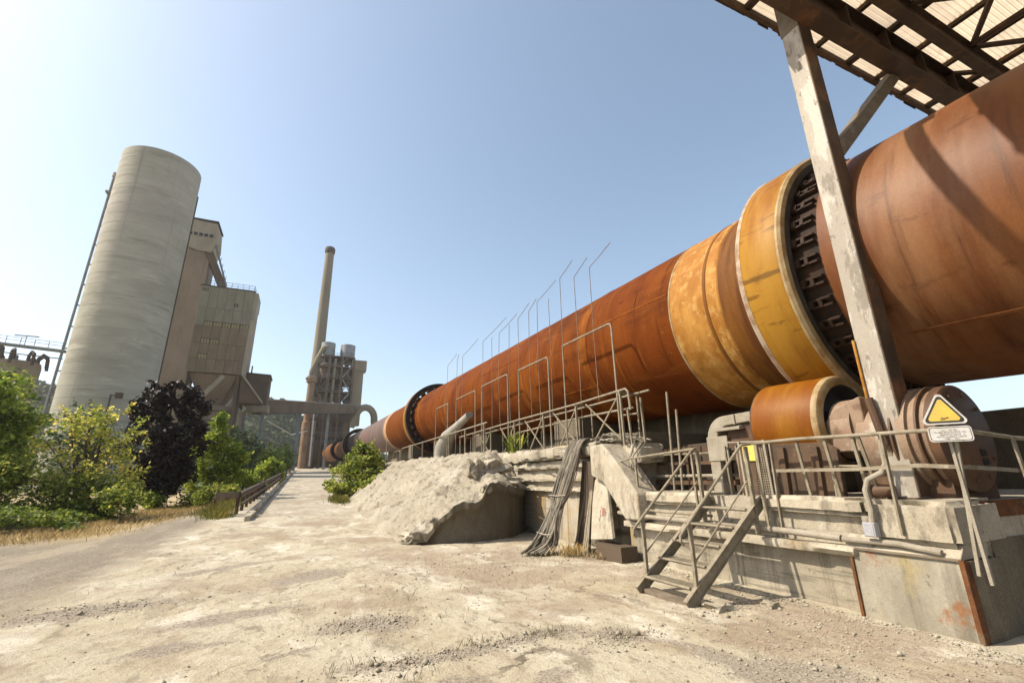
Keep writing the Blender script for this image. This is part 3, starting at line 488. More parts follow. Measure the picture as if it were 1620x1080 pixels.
# ------------------------------------------------------------------ rotary kiln (local y runs along the sloping axis)
KA = V3((8.8415, -.1172, 4.7897)); SL = math.atan(.0367)
kiln = thing('rotary_kiln', 'very long rusty rotary kiln cylinder sloping away along the concrete piers', 'kiln', KA, rot=(SL, 0, 0))
def course(s0, s1, m, r=2.0, n=144, step=.35):
    k = max(1, int((s1 - s0) / step)); b = MB()
    b.lathe([(r, s0 + (s1 - s0) * i / k) for i in range(k + 1)], axis='y', n=n)
    if s1 < 34: b.v = [(x * q, y, z * q) for x, y, z in b.v for q in [1 + .0035 * noise.noise(V3((x * .55, y * .6, z * .55))) + .0012 * noise.noise(V3((x * 1.6, y * 1.9, z * 1.6)))]]
    return b.build('shell_course', m, kiln, local=True, fixn=False)
for s0, s1, m in [(-9, -2.4, 'rust_near'), (-2.4, 1.35, 'rust_near'), (1.35, 3.9, 'rust_near'), (3.9, 5.2, 'rust_dark'), (5.2, 5.86, 'rust_brown'), (5.86, 7.12, 'scraped_band'), (7.12, 10.4, 'rust_orange'), (10.4, 14.6, 'rust_orange'), (14.6, 19.5, 'rust_orange'), (19.5, 26, 'rust_orange'), (26, 33, 'rust_orange'), (33, 45.2, 'rust_orange_far'), (45.2, 46.6, 'pale_shell'), (46.6, 70, 'grey_shell'), (70, 93, 'rust_dark'), (93, 128, 'rust_brown'), (128, 188, 'rust_brown')]:
    course(s0, s1, m)
def seam(s, m='rust_brown', h=.012, w=.03, r=2.0):
    MB().lathe([(r - .004, s - w), (r + h, s - w * .5), (r + h, s + w * .5), (r - .004, s + w)], axis='y', n=128).build('weld_seam', m, kiln, local=True, fixn=False)
for s in (-2.4, 1.35): seam(s, 'rust_near', .006, .05)
for s in (10.4, 14.6, 19.5, 26): seam(s, 'rust_orange')
for s in (8.3, 9.2, 12.4, 17, 22.4, 29.5, 39): seam(s, 'rust_orange', .005, .035)
for k, (s0, s1, a) in enumerate([(1.4, 3.85, 3.9), (-2.3, 1.3, 4.5), (7.2, 10.3, 4.9), (10.5, 14.5, 4.1), (14.7, 19.4, 5.0), (19.6, 25.9, 4.4)]):
    c_, n_ = V3((2.001 * sin(a), 0, 2.001 * cos(a))), V3((cos(a), 0, -sin(a)))
    MB().obox(c_ + V3((0, (s0 + s1) / 2, 0)), n_ * .022, V3((0, (s1 - s0) / 2, 0)), V3((sin(a), 0, cos(a))) * .006).build('weld_seam', 'rust_near' if s1 < 5 else 'rust_orange', kiln, local=True)
seam(5.86, 'scraped_band', .02, .06); seam(7.12, 'worn_edge', .012, .03); seam(6.15, 'rust_brown', .014, .05); seam(46.6, 'pale_shell', .03, .2)
def tyre(s0, s1, ro, ri, m, n=144, pads=True, far=False):
    t = MB().lathe([(ri, s0), (ri, s0 + .01), (ro - .10, s0), (ro - .03, s0 + .012), (ro, s0 + .05), (ro, s1 - .05), (ro - .03, s1 - .012), (ro - .10, s1), (ri, s1)], axis='y', n=n, closed=True).build('tyre', m, kiln, local=True, fixn=False, ang=50)
    MB().lathe([(ri, s0 - .004), (ro - .115, s0 - .006)], axis='y', n=n).build('tyre_face', 'dark_face', t, local=True, fixn=False)  # near side of the tyre coloured dark for its shade
    if far: MB().lathe([(2.16, s0 - .008), (ro + .01, s0 - .008), (ro + .01, s0 + .5)], axis='y', n=n).build('gear_ring', 'rust_dark', t, local=True, fixn=False); return t
    MB().lathe([(ro - .108, s0 - .005), (ro - .03, s0 + .007), (ro + .005, s0 + .05), (ro + .005, s0 + .085)], axis='y', n=n).build('worn_rim', 'worn_edge', t, local=True, fixn=False)
    MB().lathe([(ro + .004, s1 - .11), (ro + .012, s1 - .05), (ro - .03, s1 + .004), (ro - .12, s1 + .005)], axis='y', n=n).build('worn_rim', 'weld_dust', t, local=True, fixn=False)
    MB().lathe([(2.0, s0 + .06), (ri, s0 + .06)], axis='y', n=n).build('filler_ring', 'rust_dark', t, local=True, fixn=False)
    return t
tyre(4.24, 5.10, 2.37, 2.14, 'ochre_steel')
tyre(33.0, 34.2, 2.50, 2.16, 'ochre_steel', far=True); tyre(88, 90.5, 2.75, 2.16, 'rust_dark', far=True); tyre(128, 131.4, 2.75, 2.16, 'rust_dark', far=True)
MB().lathe([(2.02, 128), (2.9, 168), (2.9, 188)], axis='y', n=64).build('inlet_hood', 'rust_brown', kiln, local=True, fixn=False)
pad0 = None
for k in range(38):
    if pad0 is None:
        b = MB(); R0 = 2.0
        for sx in (-.055, .055): b.box(sx - .018, sx + .018, 3.92, 4.30, R0, R0 + .085)
        b.box(-.065, .065, 4.05, 4.11, R0, R0 + .095); b.box(-.065, .065, 4.18, 4.27, R0, R0 + .11)
        pad0 = b.build('pad', 'pad_steel', kiln, local=True, bevel=.006); p = pad0
    else: p = pad0.copy(); COL.objects.link(p); p.parent = kiln
    p.rotation_euler = (0, 2 * pi * k / 38, 0)
fp = None
for k in range(26):
    if fp is None: fp = MB().box(-.12, .12, 32.5, 33.05, 2.0, 2.22).build('pad', 'pad_steel', kiln, local=True); p = fp
    else: p = fp.copy(); COL.objects.link(p); p.parent = kiln
    p.rotation_euler = (0, 2 * pi * k / 26, 0)

# support roller under the near tyre and its bearing housings
rl = thing('support_roller', 'orange steel support roller under the near kiln tyre', 'roller', (7.30, 4.75, 2.36), rot=(SL, 0, 0))
MB().lathe([(.70, .52), (.69, .545), (.62, .55), (.60, .55)], axis='y', n=72).build('back_face', 'dark_face', rl, local=True, fixn=False)
MB().lathe([(.685, -.545), (.70, -.52), (.70, .52)], axis='y', n=72).build('rim', 'ochre_roller', rl, local=True, fixn=False, ang=50)
MB().lathe([(.56, -.57), (.63, -.575), (.686, -.548), (.703, -.515), (.703, -.47)], axis='y', n=72).build('worn_rim', 'worn_edge', rl, local=True, fixn=False)
MB().lathe([(.0, -.30), (.20, -.30), (.50, -.28), (.53, -.31), (.555, -.572)], axis='y', n=72).build('disc', 'roller_inside', rl, local=True, fixn=False)
MB().lathe([(.001, .55), (.6, .55)], axis='y', n=48).build('disc', 'dark_face', rl, local=True, fixn=False)
MB().lathe([(.0, -.9), (.20, -.9), (.20, .0)], axis='y', n=32).build('shaft', 'roller_inside', rl, local=True, fixn=False)
MB().lathe([(.2, .5), (.2, 1.5), (0, 1.5)], axis='y', n=32).build('shaft', 'machine_brown', rl, local=True, fixn=False)
MB().prism([(-.78, -1.05), (-.78, -.40), (-.62, -.30), (.70, -.30), (.82, -.40), (.82, -1.05)], -.74, -.66, 'x').build('cradle', 'steel_brown', rl, local=True, bevel=.01)
for y in (-.5, .0, .5): MB().box(-.80, -.74, y - .05, y + .05, -1.05, -.36).build('cradle_rib', 'steel_brown', rl, local=True)
hs = thing('bearing_housing', 'brown drum shaped bearing housing with round end cap behind the warning sign', 'bearing housing', (7.3, 3.2, 1.3))
C0 = (7.30, 0, 2.02)
MB().lathe([(.60, 3.02), (.60, 3.40)], c=C0, axis='y', n=64).build('drum', 'machine_pink', hs, fixn=False)
for y in (3.07, 3.345): MB().lathe([(.60, y), (.655, y + .004), (.655, y + .028), (.60, y + .032)], c=C0, axis='y', n=64).build('rib', 'machine_brown', hs, fixn=False)
MB().lathe([(.62, 3.40), (.635, 3.41), (.635, 3.52), (.60, 3.53), (.60, 3.56), (.56, 3.58), (.56, 3.80), (.45, 3.86)], c=C0, axis='y', n=64).build('drum', 'machine_pink', hs, fixn=False)
MB().lathe([(.0, 2.88), (.60, 2.88), (.635, 2.90), (.635, 3.0), (.60, 3.01)], c=C0, axis='y', n=64).build('end_cap', 'machine_brown', hs, fixn=False, ang=50)
MB().lathe([(.60, 3.19), (.65, 3.20), (.65, 3.30), (.60, 3.31)], c=C0, axis='y', n=64).build('clamp_band', 'machine_pink', hs, fixn=False)
for dz in (-.33, -.22): MB().box(7.48, 7.60, 2.865, 2.885, 2.02 + dz, 2.02 + dz + .075).build('slot', 'window_dark', hs)
for k in range(10):
    a = 2 * pi * k / 10 + .2; MB().lathe([(0, 2.855), (.022, 2.855), (.022, 2.885)], c=(7.3 + .52 * sin(a), 0, 2.02 + .52 * cos(a)), axis='y', n=6).build('bolt', 'machine_brown', hs, fixn=False)
MB().lathe([(0.45, 3.86), (.42, 3.90), (.42, 4.16), (.36, 4.20), (.001, 4.20)], c=(7.20, 0, 2.22), axis='y', n=48).build('seal_ring', 'machine_pink', hs, fixn=False)
b = rough_box(6.95, 7.95, 3.0, 4.0, 1.3, 1.62, .2, .004); b.build('foot', 'machine_brown', hs)
b = MB(); b.prism([(3.70, 1.9), (4.22, 1.9), (4.22, 2.32), (4.05, 2.50), (3.70, 2.62)], 6.80, 7.12, 'x'); b.build('cover_plate', 'machine_pink', hs, bevel=.02)

# bearing bracket left of the roller: a bent box arm
br = thing('bearing_bracket', 'grey curved steel arm left of the orange roller, above the stair', 'bracket', (6.8, 6.0, 1.3))
arc = [(6.28 + .0, 1.32), (6.28, 2.05)] + [(5.88 + .40 * cos(a), 2.20 + .42 * sin(a)) for a in np.linspace(0, pi / 2, 9)] + [(5.35, 2.63), (5.20, 2.63)]
inn = [(5.20, 2.47), (5.35, 2.47), (5.85, 2.45)] + [(5.88 + .18 * cos(a), 2.20 + .22 * sin(a)) for a in np.linspace(pi / 2 * .8, 0, 6)] + [(6.06, 2.0), (6.06, 1.32)]
b = MB(); po = arc; pi_ = inn[::-1]
m_ = MB().prism(arc + inn, 6.68, 6.94, 'x'); m_.build('arm', 'dusty_pipe', br, bevel=.012)
MB().box(6.665, 6.70, 5.84, 6.29, 1.86, 2.28).build('face_plate', 'dusty_pipe', br, bevel=.01)
MB().box(6.74, 6.92, 5.30, 5.86, 2.16, 2.46).build('inner_box', 'machine_brown', br, bevel=.01)
for y in (5.3, 5.62): MB().box(6.655, 6.68, y, y + .03, 2.45, 2.62).build('rib', 'dusty_pipe', br)
MB().box(6.66, 6.96, 5.06, 5.22, 2.40, 2.66).build('end_block', 'machine_brown', br, bevel=.015)
MB().tube([(6.78, 5.14, 2.40), (6.78, 5.14, 1.32)], .055, 12).build('rod', 'dusty_pipe', br)
MB().lathe([(.0, 2.42), (.085, 2.42), (.085, 2.34), (.06, 2.30), (.06, 2.26)], c=(6.78, 5.14, 0), n=6).build('nut', 'machine_brown', br, fixn=False)
MB().lathe([(.0, 2.44), (.09, 2.43), (.09, 2.38), (.05, 2.36), (.05, 2.2), (.0, 2.2)], c=(6.8, 5.62, 0), n=14).build('knob', 'duct_white', br, fixn=False)
MB().box(6.60, 6.72, 5.5, 6.05, 2.36, 2.41).build('plate', 'dusty_pipe', br)
MB().bar((6.75, 5.2, 2.30), (6.95, 4.4, 2.26), .05, .04).build('arm_bar', 'steel_brown', br)

# ------------------------------------------------------------------ concrete pier wall and platform
WX = 6.38
pw = thing('pier_wall', 'weathered low concrete platform wall with ledges beneath the kiln roller', 'wall', (6.3, 5.5, 0))
rough_box(WX, 7.4, 2.86, 8.35, -.4, .64, .22, .012, 1).build('lower_wall', 'concrete', pw)
rough_box(6.17, 6.6, 3.80, 8.3, .645, .765, .06, .016, 2, chip=.025).build('ledge', 'concrete_dusty', pw)
rough_box(6.40, 7.4, 2.86, 8.35, .76, 1.13, .2, .012, 3).build('upper_wall', 'concrete_dusty', pw)
rough_box(6.25, 7.2, 3.62, 5.06, 1.115, 1.33, .045, .022, 4, chip=.08).build('coping', 'concrete_dusty', pw)
rough_box(6.27, 7.2, 6.04, 8.3, 1.115, 1.335, .05, .026, 5, chip=.08).build('coping', 'concrete_dusty', pw)
rough_box(6.42, 7.2, 5.07, 6.03, 1.0, 1.30, .1, .01, 6, chip=.03).build('step_slab', 'concrete_dusty', pw)
rough_box(6.27, 7.3, 2.79, 3.62, .84, 1.32, .055, .02, 7, chip=.10).build('corner_block', 'concrete_dusty', pw)
b = rough_box(6.25, 7.0, 2.80, 3.88, -.4, .74, .09, .010, 8, chip=.02); b.build('clad_block', 'rust_plate', pw)
m_ = MB().prism([(6.25, .742), (6.25, .76), (6.40, .90), (6.9, .90), (6.9, .742)], 2.81, 3.95, 'y'); m_.build('sloped_ledge', 'concrete_dusty', pw, bevel=.03)
rough_box(6.40, 13.2, 2.84, 8.4, .9, 1.296, .6, .006, 9).build('platform_slab', 'concrete_dusty', pw)
rough_box(7.0, 13.2, 2.83, 3.6, -.4, .9, .4, .008, 10).build('end_wall', 'concrete_dark', pw)  # shade of this end face is put into the dark colour
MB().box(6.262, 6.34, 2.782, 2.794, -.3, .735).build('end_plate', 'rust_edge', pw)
rough_box(6.342, 7.0, 2.778, 2.796, -.3, .735, .1, .004, 52).build('shade_skin', 'concrete_dark', pw)  # thin dark skin added as shade on the corner's near face
for (p, q, r) in [((6.244, 3.885, -.1), (6.244, 3.885, .74), .016), ((6.242, 2.80, -.1), (6.242, 2.80, .75), .022), ((6.242, 2.80, .745), (6.242, 3.88, .745), .012)]:
    MB().bar(p, q, r * 2, r * 2).build('angle_iron', 'rust_edge' if r > .015 else 'beam_weathered', pw)
b = MB().box(7.0, 9.5, 2.825, 2.83, 1.12, 1.30); b.build('rust_stain_strip', 'rust_edge', pw)

pb = thing('high_pier_wall', 'taller concrete wall carrying the kiln behind the cable bundle', 'wall', (6.5, 12, 0))
rough_box(6.62, 11.0, 8.3, 48, -.5, 1.30, .5, .02, 11).build('lower_wall', 'concrete', pb)
rough_box(6.44, 7.4, 9.4, 15.0, 1.26, 1.345, .07, .02, 12, chip=.03).build('ledge', 'concrete_dusty', pb)
rough_box(6.66, 11.0, 8.6, 48, 1.30, 2.10, .45, .02, 13).build('upper_wall', 'concrete_dusty', pb)
rough_box(6.50, 7.4, 9.2, 15.0, 1.52, 1.60, .07, .02, 15, chip=.03).build('ledge', 'concrete', pb)
rough_box(6.50, 7.4, 9.4, 14.6, 1.86, 2.10, .08, .03, 16, chip=.05).build('recess_lip', 'concrete_dusty', pb)
rough_box(6.30, 7.6, 9.3, 13.6, 2.12, 2.44, .07, .035, 17, chip=.07).build('coping', 'concrete', pb)
rough_box(6.36, 8.0, 13.62, 48, 2.10, 2.52, .16, .04, 18, chip=.08).build('coping', 'concrete_dusty', pb)
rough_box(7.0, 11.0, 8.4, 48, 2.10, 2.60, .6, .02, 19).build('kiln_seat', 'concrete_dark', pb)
MB().prism([(4.3, 1.3), (4.3, 3.13), (60, 5.17), (60, 1.3)], 9.6, 10.4, 'x').build('gap_wall', 'concrete_dark', pb)  # wall added to close the sky gap under the kiln, height from camera sightline
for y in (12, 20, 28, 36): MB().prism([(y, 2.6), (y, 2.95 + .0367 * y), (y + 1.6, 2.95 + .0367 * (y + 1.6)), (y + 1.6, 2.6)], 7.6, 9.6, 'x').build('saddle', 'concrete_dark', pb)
rough_box(6.60, 7.3, 8.05, 9.35, 1.9, 2.34, .09, .05, 20, chip=.10).build('broken_end', 'concrete_dusty', pb)
def buttress():
    b = MB().prism([(9.20, 2.30), (8.72, 2.34), (8.15, 1.85), (7.62, 1.30), (7.60, .80), (8.05, .78), (8.75, 1.50), (9.20, 1.65)], 6.05, 6.62, 'x'); return b
bt = buttress().build('wing_slab', 'concrete_dusty', pb, bevel=.04)
# far side retaining wall, seen in the gap below the kiln
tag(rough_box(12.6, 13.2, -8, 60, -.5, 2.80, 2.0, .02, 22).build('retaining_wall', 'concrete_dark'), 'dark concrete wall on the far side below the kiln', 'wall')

# ------------------------------------------------------------------ pipes along the wall, junction box and conduit
o = MB().tube([(6.22, 3.95, .845), (6.19, 4.6, .87), (6.20, 5.4, .875), (6.185, 6.4, .87), (6.19, 7.5, .875), (6.2, 8.45, .90)], .042, 12).build('pipe', 'dusty_pipe'); tag(o, 'long dusty pipe running along the wall behind the stair', 'pipe')
o = MB().tube([(6.24, 2.95, .80), (6.25, 3.35, .845), (6.22, 3.93, .84)], .034, 10).build('pipe', 'dusty_pipe'); tag(o, 'short pale pipe end sloping over the rust streaked corner block', 'pipe')
o = MB().tube([(6.205, 5.95, .985), (6.205, 7.2, .985), (6.2, 8.5, 1.03)], .022, 8).build('pipe', 'rail_steel'); tag(o, 'thin upper pipe on the wall left of the stair', 'pipe')
jb = thing('junction_box', 'small grey junction box on the wall under the bent conduit', 'junction box', (6.24, 3.55, .88))
MB().box(6.15, 6.25, 3.50, 3.63, .90, 1.06).build('box', 'box_grey', jb, bevel=.008)
MB().box(6.145, 6.15, 3.515, 3.615, .915, 1.045).build('lid', 'box_grey', jb)
MB().lathe([(.0, 1.13), (.05, 1.125), (.055, 1.09), (.05, 1.06)], c=(6.22, 3.60, 0), n=14).build('cap', 'dusty_pipe', jb, fixn=False)
o = MB().tube([(6.2, 3.54, 1.06), (6.2, 3.52, 1.2), (6.21, 3.54, 1.42), (6.23, 3.50, 1.54), (6.28, 3.36, 1.62), (6.31, 3.31, 1.72), (6.32, 3.31, 2.0)], .033, 10).build('conduit', 'dusty_pipe'); tag(o, 'bent pale conduit rising from the junction box to the handrail', 'conduit')
o = MB().tube([(6.5, 3.62, 1.40), (6.52, 3.40, 1.42)], .085, 14).build('valve', 'machine_brown'); tag(o, 'rusty stub valve on the platform edge beside the column', 'valve')

# ------------------------------------------------------------------ stair
st = thing('steel_stair', 'short steel stair climbing from the yard to the platform', 'stair', (5.4, 5.5, 0))
P0, P1 = V3((4.66, 0, .02)), V3((6.30, 0, 1.26))
for y in (5.05, 6.02):
    b = MB(); d = (P1 - P0).normalized(); u = V3((-d.z, 0, d.x)); c = (P0 + P1) / 2; c.y = y; hl = (P1 - P0).length / 2
    b.obox(c, d * hl, V3((0, .012, 0)), u * .068)
    s_ = 1 if y < 5.5 else -1
    b.obox(c + u * .068 + V3((0, s_ * .0, 0)), d * hl, V3((0, .035, 0)), u * .006); b.obox(c - u * .068, d * hl, V3((0, .035, 0)), u * .006)
    b.build('stringer', 'rail_steel', st)
tr0 = None
for i in range(5):
    f = (i + .75) / 5.4; p = P0 + (P1 - P0) * f
    if tr0 is None:
        b = MB()
        for k in range(2): b.box(-.12 + k * .24 - .005, -.12 + k * .24 + .005, 5.085, 5.985, -.035, .0)
        for k in range(6): b.box(-.085 + k * .034 - .003, -.085 + k * .034 + .003, 5.09, 5.98, -.028, -.002)
        for k in range(24): y = 5.10 + k * .038; b.box(-.115, .115, y - .0025, y + .0025, -.012, -.003)
        b.tube([(-.13, 5.085, -.01), (-.13, 5.985, -.01)], .018, 8)
        me_o = b.build('tread', 'rail_steel', st, local=True); tr = me_o; tr0 = tr
    else: tr = tr0.copy(); COL.objects.link(tr); tr.parent = st
    tr.location = (p.x - 5.4, -5.5, p.z + .03)
def rail(pts, r=.021): return MB().tube(pts, r, 10)
# near and far handrails of the stair: same bent tube, then posts
for y, nm in ((5.05, 'near'), (6.02, 'far')):
    hk = [(4.70, y, .74), (4.655, y, .79), (4.66, y, .85), (4.72, y, .91), (5.96, y, 1.99), (6.05, y, 2.05)]
    hk += [(6.18, y - .06, 2.07), (6.24, y - .2, 2.075)] if y < 5.5 else [(6.14, y + .04, 2.065), (6.18, y + .14, 2.065), (6.19, y + .9, 2.03), (6.19, y + 1.9, 1.98), (6.19, y + 2.25, 1.93), (6.19, y + 2.38, 1.80)]
    rail(hk).build('handrail', 'rail_steel', st)
    rail([(4.86, y, .52), (6.04, y, 1.52)], .013).build('mid_rail', 'rail_steel', st)
    MB().bar((4.84, y, -.05), (4.84, y, .99), .045, .045).build('post', 'rail_steel', st)
    MB().bar((6.12, y, .80), (6.12, y, 2.03), .05, .05).build('post', 'rail_steel', st)
    if y > 5.5:
        MB().bar((6.2, 6.22, 1.0), (6.19, 6.22, 2.05), .035, .035).build('post', 'rail_steel', st)
        MB().bar((6.2, 7.75, .84), (6.19, 7.75, 1.99), .035, .035).build('post', 'rail_steel', st)
    else: MB().bar((6.2, 4.93, .86), (6.2, 4.93, 2.05), .03, .05).build('post', 'rail_steel', st)
o = MB().box(4.85, 5.4, 5.30, 6.0, .012, .055); o = rough_box(4.72, 4.92, 5.12, 6.0, .0, .05, .06, .02, 31).build('fallen_board', 'beam_weathered'); tag(o, 'dusty bent board lying across the foot of the stair', 'board')

# ------------------------------------------------------------------ guard railing on the platform edge
gr = thing('guard_railing', 'bent steel guard railing along the platform edge with the signs', 'railing', (6.3, 4, 1.3))
rail([(6.24, 4.86, 2.077), (6.25, 4.3, 2.085), (6.26, 3.6, 2.07), (6.26, 2.95, 2.06), (6.27, 2.66, 2.05), (6.34, 2.54, 2.04), (6.6, 2.52, 2.02), (7.4, 2.52, 1.98), (9.5, 2.52, 1.95)], .024).build('top_rail', 'rail_steel', gr)
b = MB(); pp = [(6.27, 4.78, 1.67), (6.27, 3.6, 1.665), (6.26, 2.95, 1.69), (6.27, 2.7, 1.67), (6.36, 2.56, 1.66), (7.4, 2.54, 1.62), (9.5, 2.54, 1.6)]
for p, q_ in zip(pp[:-1], pp[1:]): b.bar(p, q_, .012, .042)
b.build('mid_rail', 'rail_steel', gr)
for (x, y, z0) in [(6.24, 4.74, .90), (6.24, 3.27, .94)]:
    b = MB().bar((x, y, z0), (x + .02, y - .01, 2.06), .05, .022, (0, 1, 0)); b.build('post', 'rail_steel', gr)
for (x, y, z0) in [(6.42, 4.36, 1.30), (6.42, 3.97, 1.30), (6.42, 3.62, 1.31), (6.5, 3.55, 1.31)]:
    MB().bar((x, y, z0), (6.28, y - .02, 2.06), .035, .035).build('post', 'rail_steel', gr)
MB().bar((7.35, 2.50, 1.30), (7.30, 2.50, 1.99), .06, .02).build('post', 'rail_steel', gr)
rail([(6.42, 3.64, 1.70), (6.42, 3.9, 1.71), (6.44, 4.02, 1.70), (6.44, 4.03, 1.34)], .017).build('loop', 'rail_steel', gr)
# sign post with its leaning lower pole
sp = thing('sign_post', 'tilted pale steel post on the platform corner holding both signs', 'post', (6.24, 2.6, .5))
MB().bar((6.28, 2.62, .55), (6.20, 2.60, 2.42), .04, .028).build('pole', 'dusty_pipe', sp)
MB().bar((6.30, 2.66, 1.2), (6.25, 2.60, 1.85), .03, .02).build('stay', 'rail_steel', sp)
MB().bar((6.27, 2.70, .62), (6.24, 2.56, 1.98), .03, .03).build('stay', 'dusty_pipe', sp)
def sign_frame(c, n_to):
    n_ = (V3(n_to) - V3(c)).normalized(); n_.z *= .25; n_.normalize(); rx = V3((0, 0, 1)).cross(n_).normalized(); return V3(c), rx, n_.cross(rx), n_
def plate(fr, pts, d0, d1):
    c, rx, uy, n_ = fr; vs = [c + rx * a + uy * b2 + n_ * d for d in (d0, d1) for a, b2 in pts]; m = len(pts)
    return MB().add(vs, [tuple(range(m))[::-1], tuple(range(m, 2 * m))] + [(i, (i + 1) % m, m + (i + 1) % m, m + i) for i in range(m)])
def rtri(h, r, cy=0):
    pts = []
    for k in range(3):
        a = pi / 2 + k * 2 * pi / 3
        for j in range(7):
            t = a - pi / 3 + j * pi / 9; pts.append((h * cos(a) + r * cos(t), cy + h * sin(a) + r * sin(t)))
    return pts
def rrect(w, h, r):
    pts = []
    for (sx, sy, a0) in ((1, 1, 0), (-1, 1, pi / 2), (-1, -1, pi), (1, -1, 3 * pi / 2)):
        for j in range(5): t = a0 + j * pi / 8; pts.append((sx * (w - r) + r * cos(t), sy * (h - r) + r * sin(t)))
    return pts
fr = sign_frame((6.165, 2.585, 2.215), (3.2, .4, 2.0))
ws = thing('warning_sign', 'yellow triangular warning sign with white border on the railing post', 'sign', fr[0])
plate(fr, rtri(.165, .035), 0, .006).build('border', 'sign_white', ws, smooth=False)
plate(fr, rtri(.148, .028), .006, .008).build('band', 'sign_black', ws, smooth=False)
plate(fr, rtri(.122, .022), .008, .010).build('panel', 'sign_yellow', ws, smooth=False)
b = MB()
for pts in ([(-.035, -.075), (.005, -.07), (.008, -.062), (-.03, -.064)], [(-.03, -.052), (-.015, -.046), (.002, -.055), (.022, -.048), (.04, -.056), (.02, -.062), (-.005, -.06)]):
    c_, rx, uy, n_ = fr; b.add([c_ + rx * a + uy * q2 + n_ * .0108 for a, q2 in pts], [tuple(range(len(pts)))])
b.build('pictogram', 'sign_black', ws, smooth=False, fixn=False)
b = MB(); b.add([c_ + rx * a + uy * q2 + n_ * .0109 for a, q2 in [(.012, -.05), (.03, -.044), (.044, -.055), (.026, -.058)]], [(0, 1, 2, 3)]); b.build('pictogram', 'sign_red', ws, smooth=False, fixn=False)
fr = sign_frame((6.155, 2.565, 1.995), (3.2, .4, 2.0))
ns = thing('notice_sign', 'white rectangular notice plate with small faded lettering below the triangle', 'sign', fr[0])
plate(fr, rrect(.175, .078, .03), 0, .006).build('panel', 'sign_white', ns, smooth=False)
c_, rx, uy, n_ = fr; b = MB(); o_ = rrect(.165, .069, .024); i_ = rrect(.160, .064, .022); m = len(o_)
b.add([c_ + rx * a + uy * q2 + n_ * .0075 for a, q2 in o_ + i_], [(k, (k + 1) % m, m + (k + 1) % m, m + k) for k in range(m)]); b.build('border', 'sign_black', ns, smooth=False, fixn=False)
b = MB(); r_ = random.Random(5)     # the lettering is worn past reading: short broken strokes
for (yy, x0, x1, hh) in [(.040, .0, .065, .012), (.018, -.125, .125, .014), (-.006, -.09, .11, .014), (-.028, -.115, .125, .014), (-.049, -.06, .075, .013)]:
    x = x0
    while x < x1:
        w = r_.uniform(.005, .010); y2 = yy
        if r_.random() < .82:
            for (xa, xb, ya, yb) in r_.choice([[(0, .25, 0, 1), (0, 1, .8, 1)], [(0, .25, 0, 1), (.75, 1, 0, 1), (0, 1, .4, .6)], [(0, .3, 0, 1), (0, 1, 0, .2)], [(0, 1, .8, 1), (.4, .65, 0, 1)], [(0, .25, 0, 1), (0, 1, 0, .2), (0, 1, .8, 1)]]):
                b.add([c_ + rx * (x + w * u_) + uy * (y2 + hh * (v_ - .5)) + n_ * .0075 for u_, v_ in ((xa, ya), (xb, ya), (xb, yb), (xa, yb))], [(0, 1, 2, 3)])
        x += w + .0035
b.build('lettering', 'sign_black', ns, smooth=False, fixn=False)
# cage with the yellow plate
cg = thing('mesh_guard', 'grey wire mesh guard panel standing left of the orange roller', 'guard', (6.5, 5.3, 1.3))
b = MB()
for k in range(13): y = 5.03 + k * .035; b.bar((6.52, y, 1.30), (6.50, y, 2.02), .010, .010)
for k in range(20): z = 1.32 + k * .036; b.bar((6.51, 5.02, z), (6.51, 5.46, z), .008, .012)
b.build('mesh', 'rail_steel', cg)
for y in (5.01, 5.47): MB().bar((6.52, y, 1.28), (6.50, y, 2.14), .035, .035).build('post', 'dusty_pipe', cg)
for y in (5.62, 5.85): MB().bar((6.62, y, 1.28), (6.60, y, 2.10), .03, .03).build('post', 'rail_steel', cg)
MB().bar((6.50, 5.01, 2.12), (6.58, 5.95, 2.16), .03, .02).build('top_bar', 'dusty_pipe', cg)
yp = thing('yellow_sign', 'plain yellow rectangular plate fixed on the wire mesh guard', 'sign', (6.47, 5.3, 1.9))
MB().box(6.474, 6.480, 5.18, 5.40, 1.83, 2.08).build('panel', 'sign_yellow', yp)
# dusty chain hanging on the end wall
ch = thing('chain', 'thin pale chain hanging down the dark end of the wall', 'chain', (6.75, 2.78, .9))
for k in range(24):
    z = .90 - k * .042; b = MB(); rr = .011
    ax = V3((1, 0, 0)) if k % 2 else V3((0, 1, 0))
    b.tube([V3((6.86 - k * .009, 2.79, z)) + ax * rr * cos(t) + V3((0, 0, 1)) * .024 * sin(t) for t in np.linspace(0, 2 * pi, 9)], .0045, 5, False); b.build('link', 'rail_steel', ch)

# ------------------------------------------------------------------ roofed gantry crossing over the kiln, and its column
ga = thing('roof_gantry', 'rusty steel roofed gantry with corrugated sheets crossing over the kiln', 'gantry', (9, 3.3, 8.9))
GX0, GX1 = -14.0, 17.0
MB().ibeam((5.0, 3.09, 9.06), (GX1, 3.09, 9.06), .29, .62, .03).build('girder', 'steel_brown', ga)
MB().ibeam((GX0, 3.30, 9.15), (4.996, 3.30, 9.15), .15, .26, .02).build('girder', 'steel_brown', ga)
for x in np.arange(5.4, 16, 1.15): MB().box(x - .012, x + .012, 2.955, 3.225, 8.79, 9.33).build('stiffener', 'steel_brown', ga)
MB().ibeam((GX0, 2.53, 9.1), (GX1, 2.53, 9.1), .17, .38, .022).build('girder', 'steel_brown', ga)
MB().ibeam((GX0, 1.2, 9.22), (GX1, 1.2, 9.22), .26, .64, .03).build('girder', 'steel_brown', ga)
MB().ibeam((GX0, -1.2, 9.22), (GX1, -1.2, 9.22), .26, .64, .03).build('girder', 'steel_brown', ga)
MB().bar((5.2, 3.80, 9.52), (GX1, 3.80, 9.52), .07, .12).build('eave_rail', 'steel_brown', ga)
